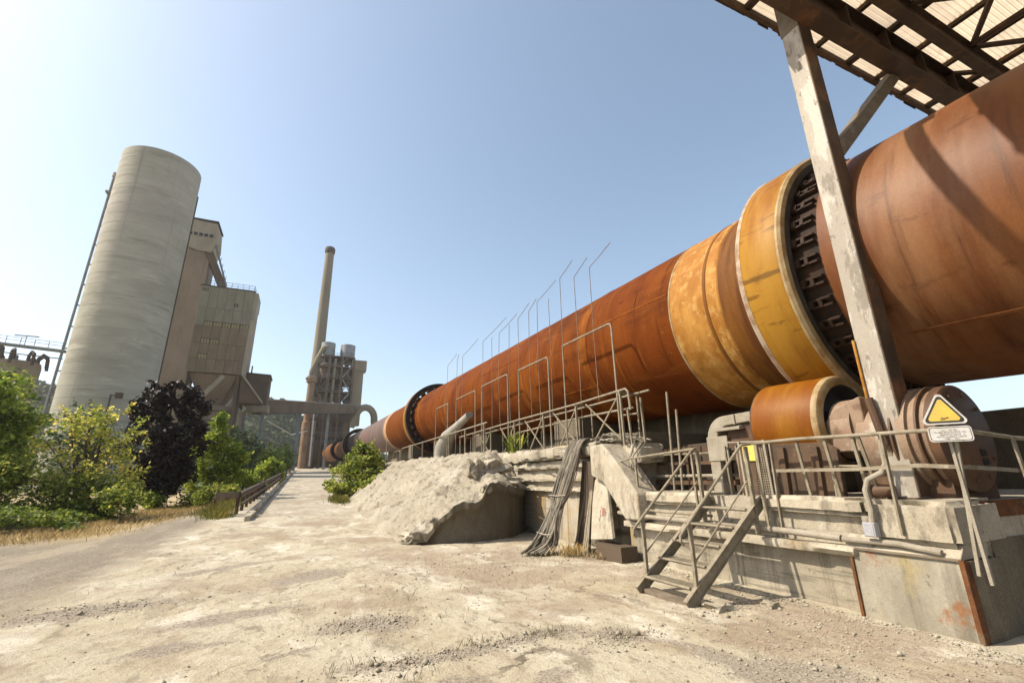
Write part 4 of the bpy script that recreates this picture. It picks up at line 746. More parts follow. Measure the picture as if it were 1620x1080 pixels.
r_ = random.Random(11); xj = list(np.arange(GX0 + .4, GX1, .95))
for i, x in enumerate(xj):
    MB().bar((x, -2.0, 9.55), (x, 3.84 if x > 5 else 2.8, 9.55), (.08 if i % 3 else .13), .08).build('joist', 'steel_brown', ga)
def sheet(x0, x1, y0=-2.0, y1=3.86, z=9.615):
    b = MB(); n = int((y1 - y0) / .076 * 4); vs = []
    for k in range(n + 1):
        y = y0 + (y1 - y0) * k / n; h = .017 * sin(2 * pi * (y - y0) / .076); vs += [(x0, y, z + h), (x1, y, z + h)]
    fs = [(2 * k, 2 * k + 2, 2 * k + 3, 2 * k + 1) for k in range(n)]
    return b.add(vs, fs)
dark = {9}
for i in range(len(xj) - 1):
    x0, x1 = xj[i] - .03, xj[i + 1] + .03; e = r_.uniform(-.06, .06)
    if i in (13,): 
        sheet(x0, x1, 2.0, 2.9).build('roof_sheet', 'roof_sheet', ga, fixn=False); continue
    if x0 < 5.0: sheet(x0, x1, -2.0, 2.72 + e * .3).build('roof_sheet', 'roof_sheet', ga, fixn=False); continue
    sheet(x0, x1, -2.0, 3.86 + e, 9.615 + .004 * (i % 2)).build('roof_sheet', 'sheet_brown' if i in dark else 'roof_sheet', ga, fixn=False)
for (p, q_) in [((8.6, 2.45, 9.25), (10.6, 1.25, 9.25)), ((10.6, 2.45, 9.25), (8.9, 1.25, 9.27)), ((10.7, 2.45, 9.25), (12.6, 1.25, 9.25)), ((12.6, 2.45, 9.25), (10.7, 1.25, 9.27)), ((7.0, 2.45, 9.25), (8.6, 1.25, 9.25)), ((8.7, 2.47, 9.3), (8.7, 1.25, 9.3)), ((10.65, 2.47, 9.3), (10.65, 1.25, 9.3)), ((11.0, 3.1, 9.35), (11.9, 2.6, 9.35)), ((12.6, 2.47, 9.3), (12.6, 1.25, 9.3))]:
    MB().bar(p, q_, .075, .06).build('brace', 'steel_brown', ga)
# jagged hanging eave strip
x = 5.2
while x < 16:
    w = r_.uniform(.12, .5); MB().box(x, x + w, 3.865, 3.88, 9.52 - r_.uniform(0, .06), 9.62).build('eave_flashing', 'steel_brown', ga); x += w + r_.choice([0.004, .01, .03, .12])
co_ = thing('steel_column', 'tall flaking grey steel column with a diagonal brace in front of the kiln', 'column', (6.85, 3.38, 1.3))
b = MB(); b.box(6.70, 7.02, 3.245, 3.53, 1.30, 9.50); b.build('shaft', 'painted_steel', co_, bevel=.01)
b = MB(); b.box(6.66, 7.06, 3.20, 3.57, 1.298, 1.33); b.build('base_plate', 'machine_brown', co_, bevel=.006)
MB().box(6.715, 7.015, 3.236, 3.243, 1.34, 9.2).build('shade_plate', 'steel_brown', co_)  # dark plate painting shade on the column side away from the sun
MB().box(6.69, 7.03, 3.242, 3.54, 8.72, 9.499).build('head_plate', 'beam_weathered', co_)
MB().bar((7.02, 3.36, 6.35), (9.5, 3.30, 8.85), .20, .20).build('brace', 'beam_weathered', co_, bevel=.006)
MB().tube([(6.68, 3.535, 2.55), (6.68, 3.54, 3.35)], .018, 8).build('cover_tube', 'scraped_band', co_)
MB().tube([(6.64, 3.50, 2.55), (6.66, 3.44, 1.95)], .05, 10).build('cover_tube', 'machine_brown', co_)
c2 = dup(co_, (13.4, 3.38, 1.3), 'grey steel column added as an unseen support beyond the kiln at the right end of the gantry')  # added support for the gantry, hidden behind the kiln
c3 = dup(co_, (-13.2, 3.38, -.2), 'grey steel column added as a support outside the image at the far left end of the gantry')  # added support holding the gantry end, out of the camera's view

# ------------------------------------------------------------------ pipe framework, hoop rails and rods along the kiln
fw = thing('pipe_framework', 'rickety pipe trestle with cross bracing on top of the wall beside the kiln', 'framework', (6.5, 12, 2.4))
rail([(6.40, 8.02, 3.02), (6.40, 8.06, 3.42), (6.40, 8.14, 3.50), (6.40, 10.3, 3.47), (6.40, 14, 3.49), (6.40, 20.3, 3.47)], .028).build('top_rail', 'rail_steel', fw)
rail([(6.62, 8.2, 3.10), (6.60, 10.2, 3.14), (6.56, 10.5, 3.13), (6.52, 14, 3.10), (6.5, 14.6, 3.05)], .026).build('rail', 'rail_steel', fw)
rail([(6.95, 8.0, 3.48), (6.95, 20, 3.48)], .026).build('back_rail', 'rail_steel', fw)
for y in (8.35, 10.25, 12.1, 14.2, 16.4, 18.4, 20.2):
    MB().bar((6.42, y, 2.3), (6.40, y, 3.47), .045, .045).build('post', 'rail_steel', fw)
    MB().bar((6.95, y + .1, 2.35), (6.95, y + .1, 3.48), .035, .035).build('post', 'rail_steel', fw)
    MB().bar((6.36, y, 3.46), (7.0, y + .1, 3.44), .05, .04).build('crosspiece', 'rail_steel', fw)
for i, (y0, y1) in enumerate([(8.4, 9.6), (10.2, 11.3), (12.1, 13.2), (14.2, 15.3), (16.4, 17.6)]):
    MB().bar((6.42, y0, 3.44), (6.46, y1, 2.42), .032, .032).build('brace', 'rail_steel', fw)
    MB().bar((6.46, y0 + .1, 2.42), (6.42, y1 + .2, 3.40), .028, .028).build('brace', 'rail_steel', fw)
for (p, q_) in [((6.7, 8.0, 2.32), (6.68, 8.0, 3.3)), ((6.55, 8.25, 2.3), (6.5, 8.25, 3.05))]: MB().bar(p, q_, .04, .04).build('post', 'rail_steel', fw)
rail([(6.6, 8.05, 2.95), (6.6, 8.7, 2.98)], .02).build('rail', 'rail_steel', fw)
hoops = [(8.46, 10.78, 5.17, 'nearest tall pipe hoop standing beside the kiln, right of the others'), (11.66, 13.8, 5.12, 'second tall pipe hoop from the right beside the kiln'), (14.73, 17.43, 5.24, 'third tall pipe hoop from the right beside the kiln'), (18.2, 20.94, 5.26, 'fourth tall pipe hoop beside the kiln, above the pale scoop'), (22.34, 24.69, 5.33, 'farthest and smallest pipe hoop beside the kiln, left of the others')]
for a, b_, z, lab in hoops:
    h = thing('pipe_hoop', lab, 'hoop', (6.4, (a + b_) / 2, 2.45), 'pipe hoops along the kiln')
    rail([(6.42, a, 2.42), (6.40, a + .01, z - .12), (6.40, a + .05, z - .03), (6.40, a + .14, z)], .026).build('leg', 'rail_steel', h)
    rail([(6.40, a + .14, z), (6.40, b_ - .04, z + .04)], .026).build('top', 'rail_steel', h)
    rail([(6.40, b_, z + .05), (6.42, b_, 2.42)], .022).build('leg', 'rail_steel', h)
r_ = random.Random(3)
for i, (y, z, bend) in enumerate([(23.3, 7.55, 1.6), (21.6, 7.42, .3), (20.7, 7.42, 2.2), (17.85, 7.36, 2.6), (16.8, 7.22, 0), (16.0, 7.2, 1.7), (15.0, 7.2, 0), (14.2, 7.2, .95), (13.3, 7.2, .6), (12.66, 7.3, 1.3), (11.87, 7.08, 0), (11.1, 7.5, .75), (10.3, 7.2, .72), (9.5, 7.14, 1.0)]):
    j = r_.uniform(-.03, .03); pts = [(6.62, y + j, 2.45 if i % 3 == 0 else 3.46), (6.60 + j, y, 5.2), (6.60, y, z - .05), (6.60, y - .05, z)]
    if bend: pts += [(6.6, y - bend * .5, z + .10 + j), (6.6, y - bend, z + .24 + j)]
    o = MB().tube(pts, .0095, 6).build('bent_rod', 'rod_steel'); tag(o, ['farthest left', 'thirteenth', 'twelfth', 'eleventh', 'tenth', 'ninth', 'eighth', 'seventh', 'sixth', 'fifth', 'fourth', 'third', 'second', 'rightmost'][i] + (' thin rod counted from the right, with bent tip, rising past the kiln top' if bend else ' thin rod counted from the right, straight to its tip, rising past the kiln top'), 'rod', 'thin rods along the kiln')
# two short upright tubes in front of the dark gap under the kiln
for (y, z, lab) in [(7.52, 3.36, 'taller of two upright tubes on the platform under the kiln'), (7.30, 2.95, 'shorter of two upright tubes on the platform under the kiln')]:
    o = MB().tube([(7.0, y + .08, 1.3), (7.0, y, z)], .025, 8).build('upright_tube', 'rail_steel'); tag(o, lab, 'tube')
# dark machinery frame under the kiln
mf = thing('drive_frame', 'dark steel beams and pipes on the platform beneath the kiln', 'frame', (8, 7.5, 1.3))
for (p, q_, w) in [((7.2, 5.8, 1.5), (7.2, 8.3, 1.5), .10), ((7.3, 5.6, 1.85), (7.3, 8.35, 1.88), .06), ((7.5, 5.6, 2.12), (7.5, 8.3, 2.16), .12), ((7.2, 6.3, 1.3), (7.2, 6.3, 2.1), .06), ((7.25, 7.4, 1.3), (7.25, 7.4, 2.1), .06)]: MB().bar(p, q_, w, w).build('beam', 'steel_brown', mf)
MB().box(7.9, 9.8, 5.6, 8.2, 1.3, 2.3).build('housing', 'tower_dark', mf, bevel=.03)
MB().tube([(7.05, 5.7, 2.02), (7.05, 8.3, 2.06)], .016, 8).build('pipe', 'rail_steel', mf)
MB().tube([(7.1, 5.9, 1.62), (7.1, 8.3, 1.62)], .03, 8).build('pipe', 'dusty_pipe', mf)
# pale scoop duct and the low railing farther along
sc_ = thing('scoop_duct', 'pale stub duct pointing up beside the kiln behind the low railing', 'duct', (6.55, 22.5, 2.6))
MB().tube([(6.5, 23.4, 2.5), (6.5, 23.2, 3.2), (6.5, 22.6, 3.65), (6.5, 21.0, 4.05), (6.5, 19.3, 4.36)], [.46, .46, .36, .19, .15], 20).build('tube', 'duct_white', sc_)
MB().lathe([(.16, 0), (.15, .02)], c=(6.5, 19.28, 4.36), axis='y', n=20).build('lip', 'duct_white', sc_, fixn=False)
MB().bar((6.3, 22.9, 3.75), (6.9, 22.9, 3.9), .3, .1).build('flange', 'duct_white', sc_)
lr = thing('low_railing', 'pale steel railing on the crest above the embankment, left of the scoop', 'railing', (6.15, 24, 2.5))
rail([(6.1, 16.0, 3.64), (6.1, 22, 3.66), (6.1, 32.3, 3.72), (6.1, 32.7, 3.6), (6.1, 32.8, 3.2)], .03).build('top_rail', 'rail_steel', lr)
for y in (16.3, 18.6, 21, 23.5, 26.3, 29.3, 32.6): MB().bar((6.12, y, 2.4), (6.1, y, 3.66), .06, .05).build('post', 'rail_steel', lr)
rail([(6.3, 34.2, 2.5), (6.3, 34.2, 3.6), (6.3, 34.4, 3.7), (6.3, 36.6, 3.7), (6.3, 36.8, 3.6), (6.3, 36.8, 2.5)], .03).build('end_loop', 'rail_steel', lr)
o = MB().tube([(6.2, 39.5, 2.4), (6.2, 39.5, 4.7)], .05, 8).build('marker_post', 'rail_steel'); tag(o, 'single thin post beside the grey kiln section, right of the bush', 'post')
o = MB().box(6.3, 7.2, 35.2, 37.6, 2.5, 3.2).build('crate', 'beam_weathered', None, .03); tag(o, 'low weathered crate beside the kiln at the right edge of the bush', 'crate')

# ------------------------------------------------------------------ cables spilling over the wall
cb = thing('cable_bundle', 'thick bundle of grey cables hanging over the wall to the ground', 'cables', (5.6, 9.8, 0))
r_ = random.Random(21)
for k in range(62):
    u = r_.random(); w = r_.gauss(0, 1.1); lay = r_.uniform(-.07, .09)
    yt = 9.72 + u * .62; yb = 9.66 + u * .36 + r_.uniform(-.07, .07); xb = 5.00 + (1 - u) * .34 - lay + r_.uniform(-.06, .06)
    top = [(7.5, yt - .5 - r_.random() * .8, 2.47 + r_.random() * .05), (6.8, yt - .1, 2.50 + lay * .4 + r_.random() * .05)] if k % 3 else [(7.0, yt + r_.uniform(-.1, .3), 2.49)]
    pts = top + [(6.40, yt, 2.52 + lay * .3), (6.20 - lay * .3, yt, 2.40), (5.98 - lay, yt - .05 + w * .04, 1.9), (5.7 - lay, (yt * .6 + yb * .4) + w * .07, 1.25), (5.42 - lay, (yt * .35 + yb * .65) - w * .06, .7), (xb, yb, .16 + r_.random() * .1), (xb - .22 - r_.random() * .2, yb + r_.uniform(-.2, .2), .03 + r_.random() * .05)]
    P = [V3(p) for p in pts]; out_ = []
    for i in range(len(P) - 1):
        p0, p1, p2, p3 = P[max(i - 1, 0)], P[i], P[i + 1], P[min(i + 2, len(P) - 1)]
        for t in (0, .33, .66): out_.append(.5 * ((2 * p1) + (p2 - p0) * t + (2 * p0 - 5 * p1 + 4 * p2 - p3) * t * t + (3 * p1 - p0 - 3 * p2 + p3) * t ** 3))
    out_.append(P[-1]); MB().tube(out_, r_.choice([.012, .015, .018, .022]), 6).build('cable', ['cable_pale', 'cable_grey', 'tower_dark', 'cable_grey', 'dusty_pipe', 'cable_grey', 'beam_weathered'][(k * 5 + k // 7) % 7], cb)
for k in range(20):
    y0 = 9.9 + r_.uniform(-.2, .4); pts = []
    for j in range(9): t = j / 8; pts.append((6.45 + r_.uniform(-.12, .22) + .2 * t, y0 - 1.75 * t, 2.42 + r_.uniform(-.03, .10) - (.5 * (t - .5) ** 2 if k % 4 else -.1 * sin(pi * t)) + .02 * k / 20))
    if k % 5 == 0: pts += [(6.35, y0 - 1.8, 2.0), (6.32, y0 - 1.75 - .03 * k, 1.6)]
    MB().tube(pts, r_.choice([.012, .016, .02]), 6).build('cable', 'cable_pale' if k % 3 == 0 else 'cable_grey', cb)
for (z, xx, y0, y1) in [(1.22, 5.58, 9.62, 10.25), (.42, 5.12, 9.5, 10.05)]: MB().tube([(xx, y1 + .12, z), (xx - .03, (y0 + y1) / 2, z - .01), (xx, y0 - .03, z + .01)], .014, 6).build('tie', 'cable_pale', cb)
for z, y in ((1.1, 10.4), (.62, 10.35), (1.62, 10.5), (.12, 10.25)): MB().tube([(5.7 - (1.3 - z) * .4, y - .2, z), (5.62 - (1.3 - z) * .4, y + .12, z + .10)], .016, 6).build('hook', 'steel_brown', cb)
for k, (yb, yt, xb, zt) in enumerate([(10.9, 10.7, 5.4, 1.9), (10.75, 10.2, 5.6, 2.0)]):
    o = MB().tube([(xb, yb, .05), (6.4, yt, zt)], .009, 6).build('loose_wire', 'cable_pale'); tag(o, ['thin pale wire leaning left of the cable bundle, farther out', 'thin pale wire leaning left of the cable bundle, nearer to it'][k], 'wire')
# leaning posts, dark board and the pale slab
o = MB().obox((6.10, 9.55, .98), (0, .26, .03), (.16, 0, 1.0), (.03, 0, -.005)).build('leaning_board', 'tower_dark', None, .008); tag(o, 'dark wide board leaning on the wall right of the cable bundle', 'board')
for k, (yb, yt, xb, w, lab) in enumerate([(9.72, 9.56, 5.82, .045, 'leaning pole just right of the cable bundle, on the dark board'), (9.34, 9.40, 5.82, .05, 'first of the leaning poles left of the pale slab'), (9.24, 9.34, 5.80, .04, 'second of the leaning poles left of the pale slab'), (9.14, 9.42, 5.79, .035, 'leaning pole touching the left edge of the pale slab')]):
    o = MB().bar((xb, yb, -.02), (6.26, yt, 1.75), w, w).build('leaning_pole', 'rail_steel' if k else 'beam_weathered'); tag(o, lab, 'pole')
sl = thing('leaning_slab', 'pale leaning slab with a faded red scrawl right of the cables', 'slab', (5.95, 8.8, .2))
m_ = MB(); o4 = [(9.36, 1.50, 6.20), (9.20, 1.62, 6.22), (8.92, 1.60, 6.22), (8.82, 1.45, 6.2), (8.40, .40, 5.96), (9.16, .32, 5.92)]
m_.add([(x, y, z) for y, z, x in o4] + [(x + .07, y, z + .02) for y, z, x in o4], [tuple(range(6)), tuple(range(6, 12))[::-1]] + [(i, 6 + i, 6 + (i + 1) % 6, (i + 1) % 6) for i in range(6)]); m_.build('panel', 'concrete_dusty', sl, bevel=.008)
b = MB()
def on_slab(y, z): return V3((5.92 + (z - .36) * .24 - .006 + (9.02 - y) * .045, y, z))
for (ya, za, yb, zb) in [(8.93, .95, 8.91, .80), (8.91, .98, 8.86, .98), (8.86, .98, 8.84, .82), (8.82, .99, 8.80, .82), (8.78, .98, 8.75, .84), (8.95, .78, 8.90, .70), (8.78, .9, 8.72, .9)]:
    p, q_ = on_slab(ya, za), on_slab(yb, zb); d = (q_ - p).normalized(); s2 = d.cross(V3((1, 0, .2))).normalized() * .009
    b.add([p + s2, q_ + s2, q_ - s2, p - s2], [(0, 1, 2, 3)])
b.build('scrawl', 'graffiti_red', sl, smooth=False, fixn=False)
o = rough_box(5.85, 6.25, 8.0, 8.85, -.05, .30, .1, .01, 41).build('shadow_block', 'tower_dark'); tag(o, 'low dark block added as the shadow under the leaning slab', 'block')  # dark box standing in for the shadow below the slab

# ------------------------------------------------------------------ guardrail and kerb beside the ramp
gd = thing('guardrail', 'rusty crash barrier with two rails along the left edge of the ramp', 'guardrail', (-2.4, 40, 0))
yy = list(np.arange(24.4, 150, 2.0))
prof = [(-.03, .15), (.03, .12), (.04, .05), (-.02, 0), (.04, -.05), (.03, -.12), (-.03, -.15)]
def beam(zoff, sc, y0, m, nm):
    ys_ = [y for y in np.arange(y0, 150, 1.0)]; m_ = MB(); vs = []
    for y in ys_:
        zz = gz(-2.4, y) + zoff
        for a, h in prof: vs.append((-2.37 + a * sc, y, zz + h * sc))
        for a, h in prof: vs.append((-2.385 + a * sc, y, zz + h * sc))
    k = len(prof); fs = []
    for j in range(len(ys_) - 1):
        for i in range(k - 1):
            fs.append((j * 2 * k + i, (j + 1) * 2 * k + i, (j + 1) * 2 * k + i + 1, j * 2 * k + i + 1)); fs.append((j * 2 * k + k + i, j * 2 * k + k + i + 1, (j + 1) * 2 * k + k + i + 1, (j + 1) * 2 * k + k + i))
    m_.add(vs, fs); return m_.build(nm, m, gd, fixn=False)
beam(.82, 1.0, 24.2, 'beam_weathered', 'rail'); beam(.36, .55, 25.0, 'beam_weathered', 'lower_rail')
MB().bar((-2.44, 24.3, gz(-2.4, 24.4) + .82), (-3.25, 23.6, gz(-2.4, 24.4) + .80), .05, .28).build('end_piece', 'beam_weathered', gd, bevel=.02)
for y in yy[:34]: z = gz(-2.46, y); MB().box(-2.53, -2.40, y - .06, y + .06, z - .1, z + .95).build('post', 'steel_brown', gd)
kb = thing('kerb', 'broken pale kerb running along the left edge of the ramp', 'kerb', (-1.75, 40, 0)); y = 21.5; r_ = random.Random(2)
for k in range(40):
    L_ = r_.uniform(1.5, 2.1); z = gz(-1.75, y + L_ / 2); b = MB(); t = .0367 if y > 20 else .01; dx = r_.uniform(-.06, .06)
    b.obox((-1.80 + dx, y + L_ / 2, z + .06), (.11, 0, 0), (dx * .4, L_ / 2 - .03, L_ / 2 * t), (0, 0, .13)); b.build('kerb_stone', 'concrete_dusty', kb, bevel=.025); y += L_

# ------------------------------------------------------------------ summer haze: even thin air round the whole scene
hm = bpy.data.materials.new('haze'); hm.use_nodes = True; hn = hm.node_tree; hn.nodes.clear()
ho = nd(hn, 'ShaderNodeOutputMaterial'); hv = nd(hn, 'ShaderNodeVolumePrincipled'); hv.inputs['Color'].default_value = (.98, .96, .94, 1); hv.inputs['Density'].default_value = HAZE; hv.inputs['Anisotropy'].default_value = .3
lk(hn, hv.outputs[0], ho.inputs['Volume']); MATS['haze'] = hm
tag(MB().box(-1000, 1000, -400, 1300, -4.0, 108.5).build('haze', 'haze', smooth=False), 'thin pale summer haze', kind='stuff')

# ------------------------------------------------------------------ silo, storage block, bridges
SC = (-30.19, 93.24)  # silo and block group traced from image pixels, scaled out about the camera
sil = thing('silo', 'huge weathered grey concrete silo towering over the trees', 'silo', (SC[0], SC[1], 0))
MB().lathe([(6.034, z) for z in np.linspace(-1, 58.9, 40)], c=(SC[0], SC[1], 0), n=128).build('shell', 'silo_concrete', sil, fixn=False)
MB().lathe([(6.034, 58.9), (5.8, 59.05), (0.0, 59.6)], c=(SC[0], SC[1], 0), n=96).build('roof', 'silo_concrete', sil, fixn=False)
for z in np.arange(3, 58.5, 1.85): MB().lathe([(6.03, z), (6.055, z + .02), (6.055, z + .10), (6.03, z + .12)], c=(SC[0], SC[1], 0), n=96).build('pour_joint', 'silo_concrete', sil, fixn=False)
b = MB(); a_ = atan2(-SC[1], -SC[0]) + radians(86); 
b.tube([(SC[0] + 6.12 * cos(a_), SC[1] + 6.12 * sin(a_), 2), (SC[0] + 6.12 * cos(a_), SC[1] + 6.12 * sin(a_), 55)], .12, 8); b.build('downpipe', 'tower_dark', sil)
b = MB(); b.box(-27.0, -26.2, 86.2, 86.9, 14.1, 14.9); b.bar((-27.6, 86.6, 12), (-27.6, 86.6, 14.6), .18, .18); b.bar((-27.6, 86.6, 14.5), (-26.6, 86.6, 14.5), .15, .15); b.build('lamp_arm', 'tower_dark', sil)
pl = thing('riser_pipes', 'pair of tall thin riser pipes standing up the left side of the silo', 'pipes', (-38.6, 98, 0))
for dx in (0, .75):
    MB().tube([(-39.25 + dx, 98, 4), (-38.75 + dx, 98, 57.2)], .20, 10).build('pipe', 'lattice_grey', pl)
for z in np.arange(8, 56, 3.9): MB().box(-39.2 + .5 * (z / 57), -37.2 + .5 * (z / 57), 97.9, 98.1, z, z + .22).build('bracket', 'lattice_grey', pl)
MB().lathe([(0, 58.6), (.55, 58.4), (.55, 57.6), (.2, 57.2)], c=(-38.5, 98, 0), n=14).build('cap', 'duct_white', pl, fixn=False)
MB().box(-39.2, -37.6, 97.4, 98.6, 53.9, 54.3).build('landing', 'lattice_grey', pl)
fb = thing('pipe_bridge', 'slim pipe bridge with handrail leading left from the silo risers', 'bridge', (-50, 98, 23))
MB().bar((-80, 98, 25.75), (-38.6, 98, 23.15), 1.1, .36).build('deck', 'lattice_grey', fb)
for off in (1.1, .6): MB().bar((-80, 97.6, 25.6 + .37 + off), (-38.6, 97.6, 23.37 + off), .07, .07).build('rail', 'lattice_grey', fb)
for k in range(24): x = -80 + k * 1.78; z = 25.6 - 2.6 * (x + 80) / 41.4 + .37; MB().bar((x, 97.6, z), (x, 97.6, z + 1.15), .07, .07).build('post', 'lattice_grey', fb)
MB().tube([(-80, 98.6, 23.8), (-55, 98.6, 22.9), (-39, 98.6, 22.0)], .09, 6).build('cable', 'tower_dark', fb)
o = MB().bar((-45.5, 98, 25.3), (-42.5, 98, 25.3), .3, .12).build('lamp', 'lattice_grey'); tag(o, 'thin flat lamp floating above the pipe bridge handrail', 'lamp')
MB().bar((-44, 98, 23.6), (-44, 98, 25.3), .08, .08).build('lamp_stem', 'lattice_grey', o)
tk = thing('filter_tank', 'brown round tank crowned with bent pipes behind the left tree', 'tank', (-58.5, 130, 0))
MB().lathe([(3.6, 8), (3.9, 26), (3.7, 27), (0, 27.6)], c=(-58.6, 130, 0), n=40).build('shell', 'rose_render', tk, fixn=False)
for k in range(9):
    a = 2 * pi * k / 9; r0 = 3.2; c = V3((-58.6 + r0 * cos(a), 130 + r0 * sin(a), 26.6))
    MB().tube([c, c + V3((0, 0, 1.6)), c + V3((cos(a) * .7, sin(a) * .7, 2.5)), c + V3((cos(a) * 1.5, sin(a) * 1.5, 2.0)), c + V3((cos(a) * 1.7, sin(a) * 1.7, -.5))], .32, 8).build('bent_pipe', 'tower_dark', tk)
tk2 = dup(tk, (-66.5, 130, 2.2), 'brown round tank crowned with bent pipes, half hidden by the left tree')

el = thing('elevator_tower', 'tall plain elevator tower with overhanging head house behind the silo', 'building', (-26.5, 112, 0))
MB().box(-29.4, -24.15, 112, 118, 0, 51.4).build('shaft', 'rose_render', el)
MB().box(-24.15 + .002, -23.9, 113, 114.2, 0, 46).build('pilaster', 'pale_render', el)
b = MB(); b.add([(x, y, z) for y in (111.6, 118.2) for x, z in ((-29.6, 52.5), (-26.8, 51.4), (-24.0, 51.4), (-23.4, 54), (-23.8, 58.6), (-29.6, 58.9))], [(0, 1, 2, 3, 4, 5), (11, 10, 9, 8, 7, 6)] + [(i, 6 + i, 6 + (i + 1) % 6, (i + 1) % 6) for i in range(6)]); b.build('head_house', 'pale_render', el)
for k in range(5): MB().box(-28.9 + k * 1.0, -28.2 + k * 1.0, 111.55, 111.6, 55.0, 55.7).build('vent', 'window_dark', el)
MB().box(-29.7, -23.6, 111.4, 118.4, 58.9, 59.2).build('roof', 'tower_dark', el)
MB().bar((-24.6, 112.2, 51.6), (-20.9, 113.2, 43.8), 1.0, 1.5).build('chute', 'tower_frame', el)
MB().bar((-23.6, 112.0, 53.8), (-20.2, 113.0, 44.2), .25, .35).build('chute_rail', 'lattice_grey', el)
for k in range(7): t = k / 6.5; MB().bar((-23.6 + 3.4 * t, 112, 53.8 - 9.6 * t), (-23.5 + 3.4 * t, 112, 55.0 - 9.6 * t), .1, .1).build('rail_post', 'lattice_grey', el)

bk = thing('storage_block', 'grey panelled storage block raised on legs beside the silo', 'building', (-19.5, 112, 0))
MB().box(-24.6, -14.4, 112.08, 124, 24.0, 43.4).build('core', 'tower_dark', bk)
rows = [(24.0, 27.0, 'sheet_brown'), (27.0, 30.4, 'sheet_brown'), (30.4, 34.3, 'sheet_brown'), (34.3, 38.4, 'sheet_grey'), (38.4, 43.4, 'sheet_grey')]
r_ = random.Random(4)
for j, (z0, z1, m) in enumerate(rows):
    for i in range(6):
        x0 = -24.6 + i * 1.7; yel = (j == 1 and i in (1, )) or (j == 2 and i in (1, 2)) or (j == 3 and i in (1, 2, 3, 4, 5))
        zz = z0 + (1.0 if yel else 0)
        b = MB().box(x0 + .03, x0 + 1.67, 112 - r_.uniform(0, .03), 112.08, zz + .04, z1 - .04)
        for q in range(6): b.box(x0 + .12 + q * .26, x0 + .22 + q * .26, 111.88, 111.99, zz + .05, z1 - .05)
        b.build('wall_panel', m, bk)
        if yel:
            w_ = MB().box(x0 + .03, x0 + 1.67, 112.03, 112.08, z0 + .03, zz).build('window_strip', 'sheet_yellow', bk); b = MB()
            for q in range(4): b.box(x0 + .03 + q * .52, x0 + .09 + q * .52, 111.93, 112.03, z0 + .03, zz)
            b.box(x0 + .03, x0 + 1.67, 111.9, 112.03, zz - .03, zz + .05).build('frame', 'tower_dark', w_)
for j, (z0, z1, m) in enumerate(rows):
    for i in range(6): y0 = 112.1 + i * 1.98; MB().box(-14.4, -14.34, y0 + .03, y0 + 1.95, z0 + .04, z1 - .04).build('wall_panel', 'pale_render', bk)
MB().prism([(112, 36.5), (114, 37.5), (118, 40.0), (118, 43.2), (112.1, 43.2)], -14.34, -13.5, 'x').build('bay', 'sheet_grey', bk)
MB().box(-17.9, -17.0, 111.95, 112.0, 39.2, 40.1).build('window', 'window_dark', bk)
MB().box(-24.5, -23.2, 111.94, 112.0, 42.2, 43.0).build('window', 'window_dark', bk)
MB().box(-24.8, -14.2, 111.9, 124.2, 43.4, 43.65).build('roof', 'tower_dark', bk)
b = MB()
for z in (44.2, 44.8): b.bar((-24.6, 112.1, z), (-14.4, 112.1, z), .07, .07); b.bar((-14.4, 112.1, z), (-14.4, 123.8, z), .07, .07)
b.build('roof_rail', 'lattice_grey', bk)
for k in range(10): MB().bar((-24.6 + k * 1.13, 112.1, 43.6), (-24.6 + k * 1.13, 112.1, 44.85), .08, .08).build('rail_post', 'lattice_grey', bk)
for x, y in ((-24.2, 112.6), (-14.9, 112.6), (-14.9, 123.4), (-24.2, 123.4), (-14.4, 113.2)): MB().box(x - .35, x + .35, y - .35, y + .35, 0, 24).build('leg', 'tower_frame', bk)
b = MB(); b.add([(-24, 112.8, 24), (-15, 112.8, 24), (-15, 123, 24), (-24, 123, 24), (-21.5, 116, 17.6), (-18, 116, 17.6), (-18, 120, 17.6), (-21.5, 120, 17.6)], [(0, 1, 5, 4), (1, 2, 6, 5), (2, 3, 7, 6), (3, 0, 4, 7), (4, 5, 6, 7)]); b.build('hopper', 'rose_render', bk)
MB().box(-24.4, -14.2, 114, 123.8, 9, 17.4).build('lower_storey', 'sheet_brown', bk)
MB().bar((-17.5, 111.6, 23.4), (-22.0, 111.0, 16.8), .9, .9).build('chute', 'pale_render', bk)
b = MB().prism([(-23.3, 14.5), (-19.9, 14.5), (-21.0, 18.0), (-22.2, 18.0)], 109.8, 112, 'y'); b.build('chute_hood', 'pale_render', bk)
b = MB().prism([(-14.3, 23.9), (-13.7, 23.9), (-9.6, 18.6), (-9.8, 18.1), (-14.0, 18.0)], 112.0, 116.0, 'y'); b.build('side_hopper', 'tower_brown', bk)
MB().bar((-14.0, 111.8, 23.9), (-9.6, 111.8, 18.3), .5, .35).build('hopper_edge', 'pale_render', bk)
for zz in (12.0, 14.2, 16.2): MB().box(-24.6, -14.0, 113.6, 114.0, zz, zz + .3).build('girder', 'beam_weathered', bk)

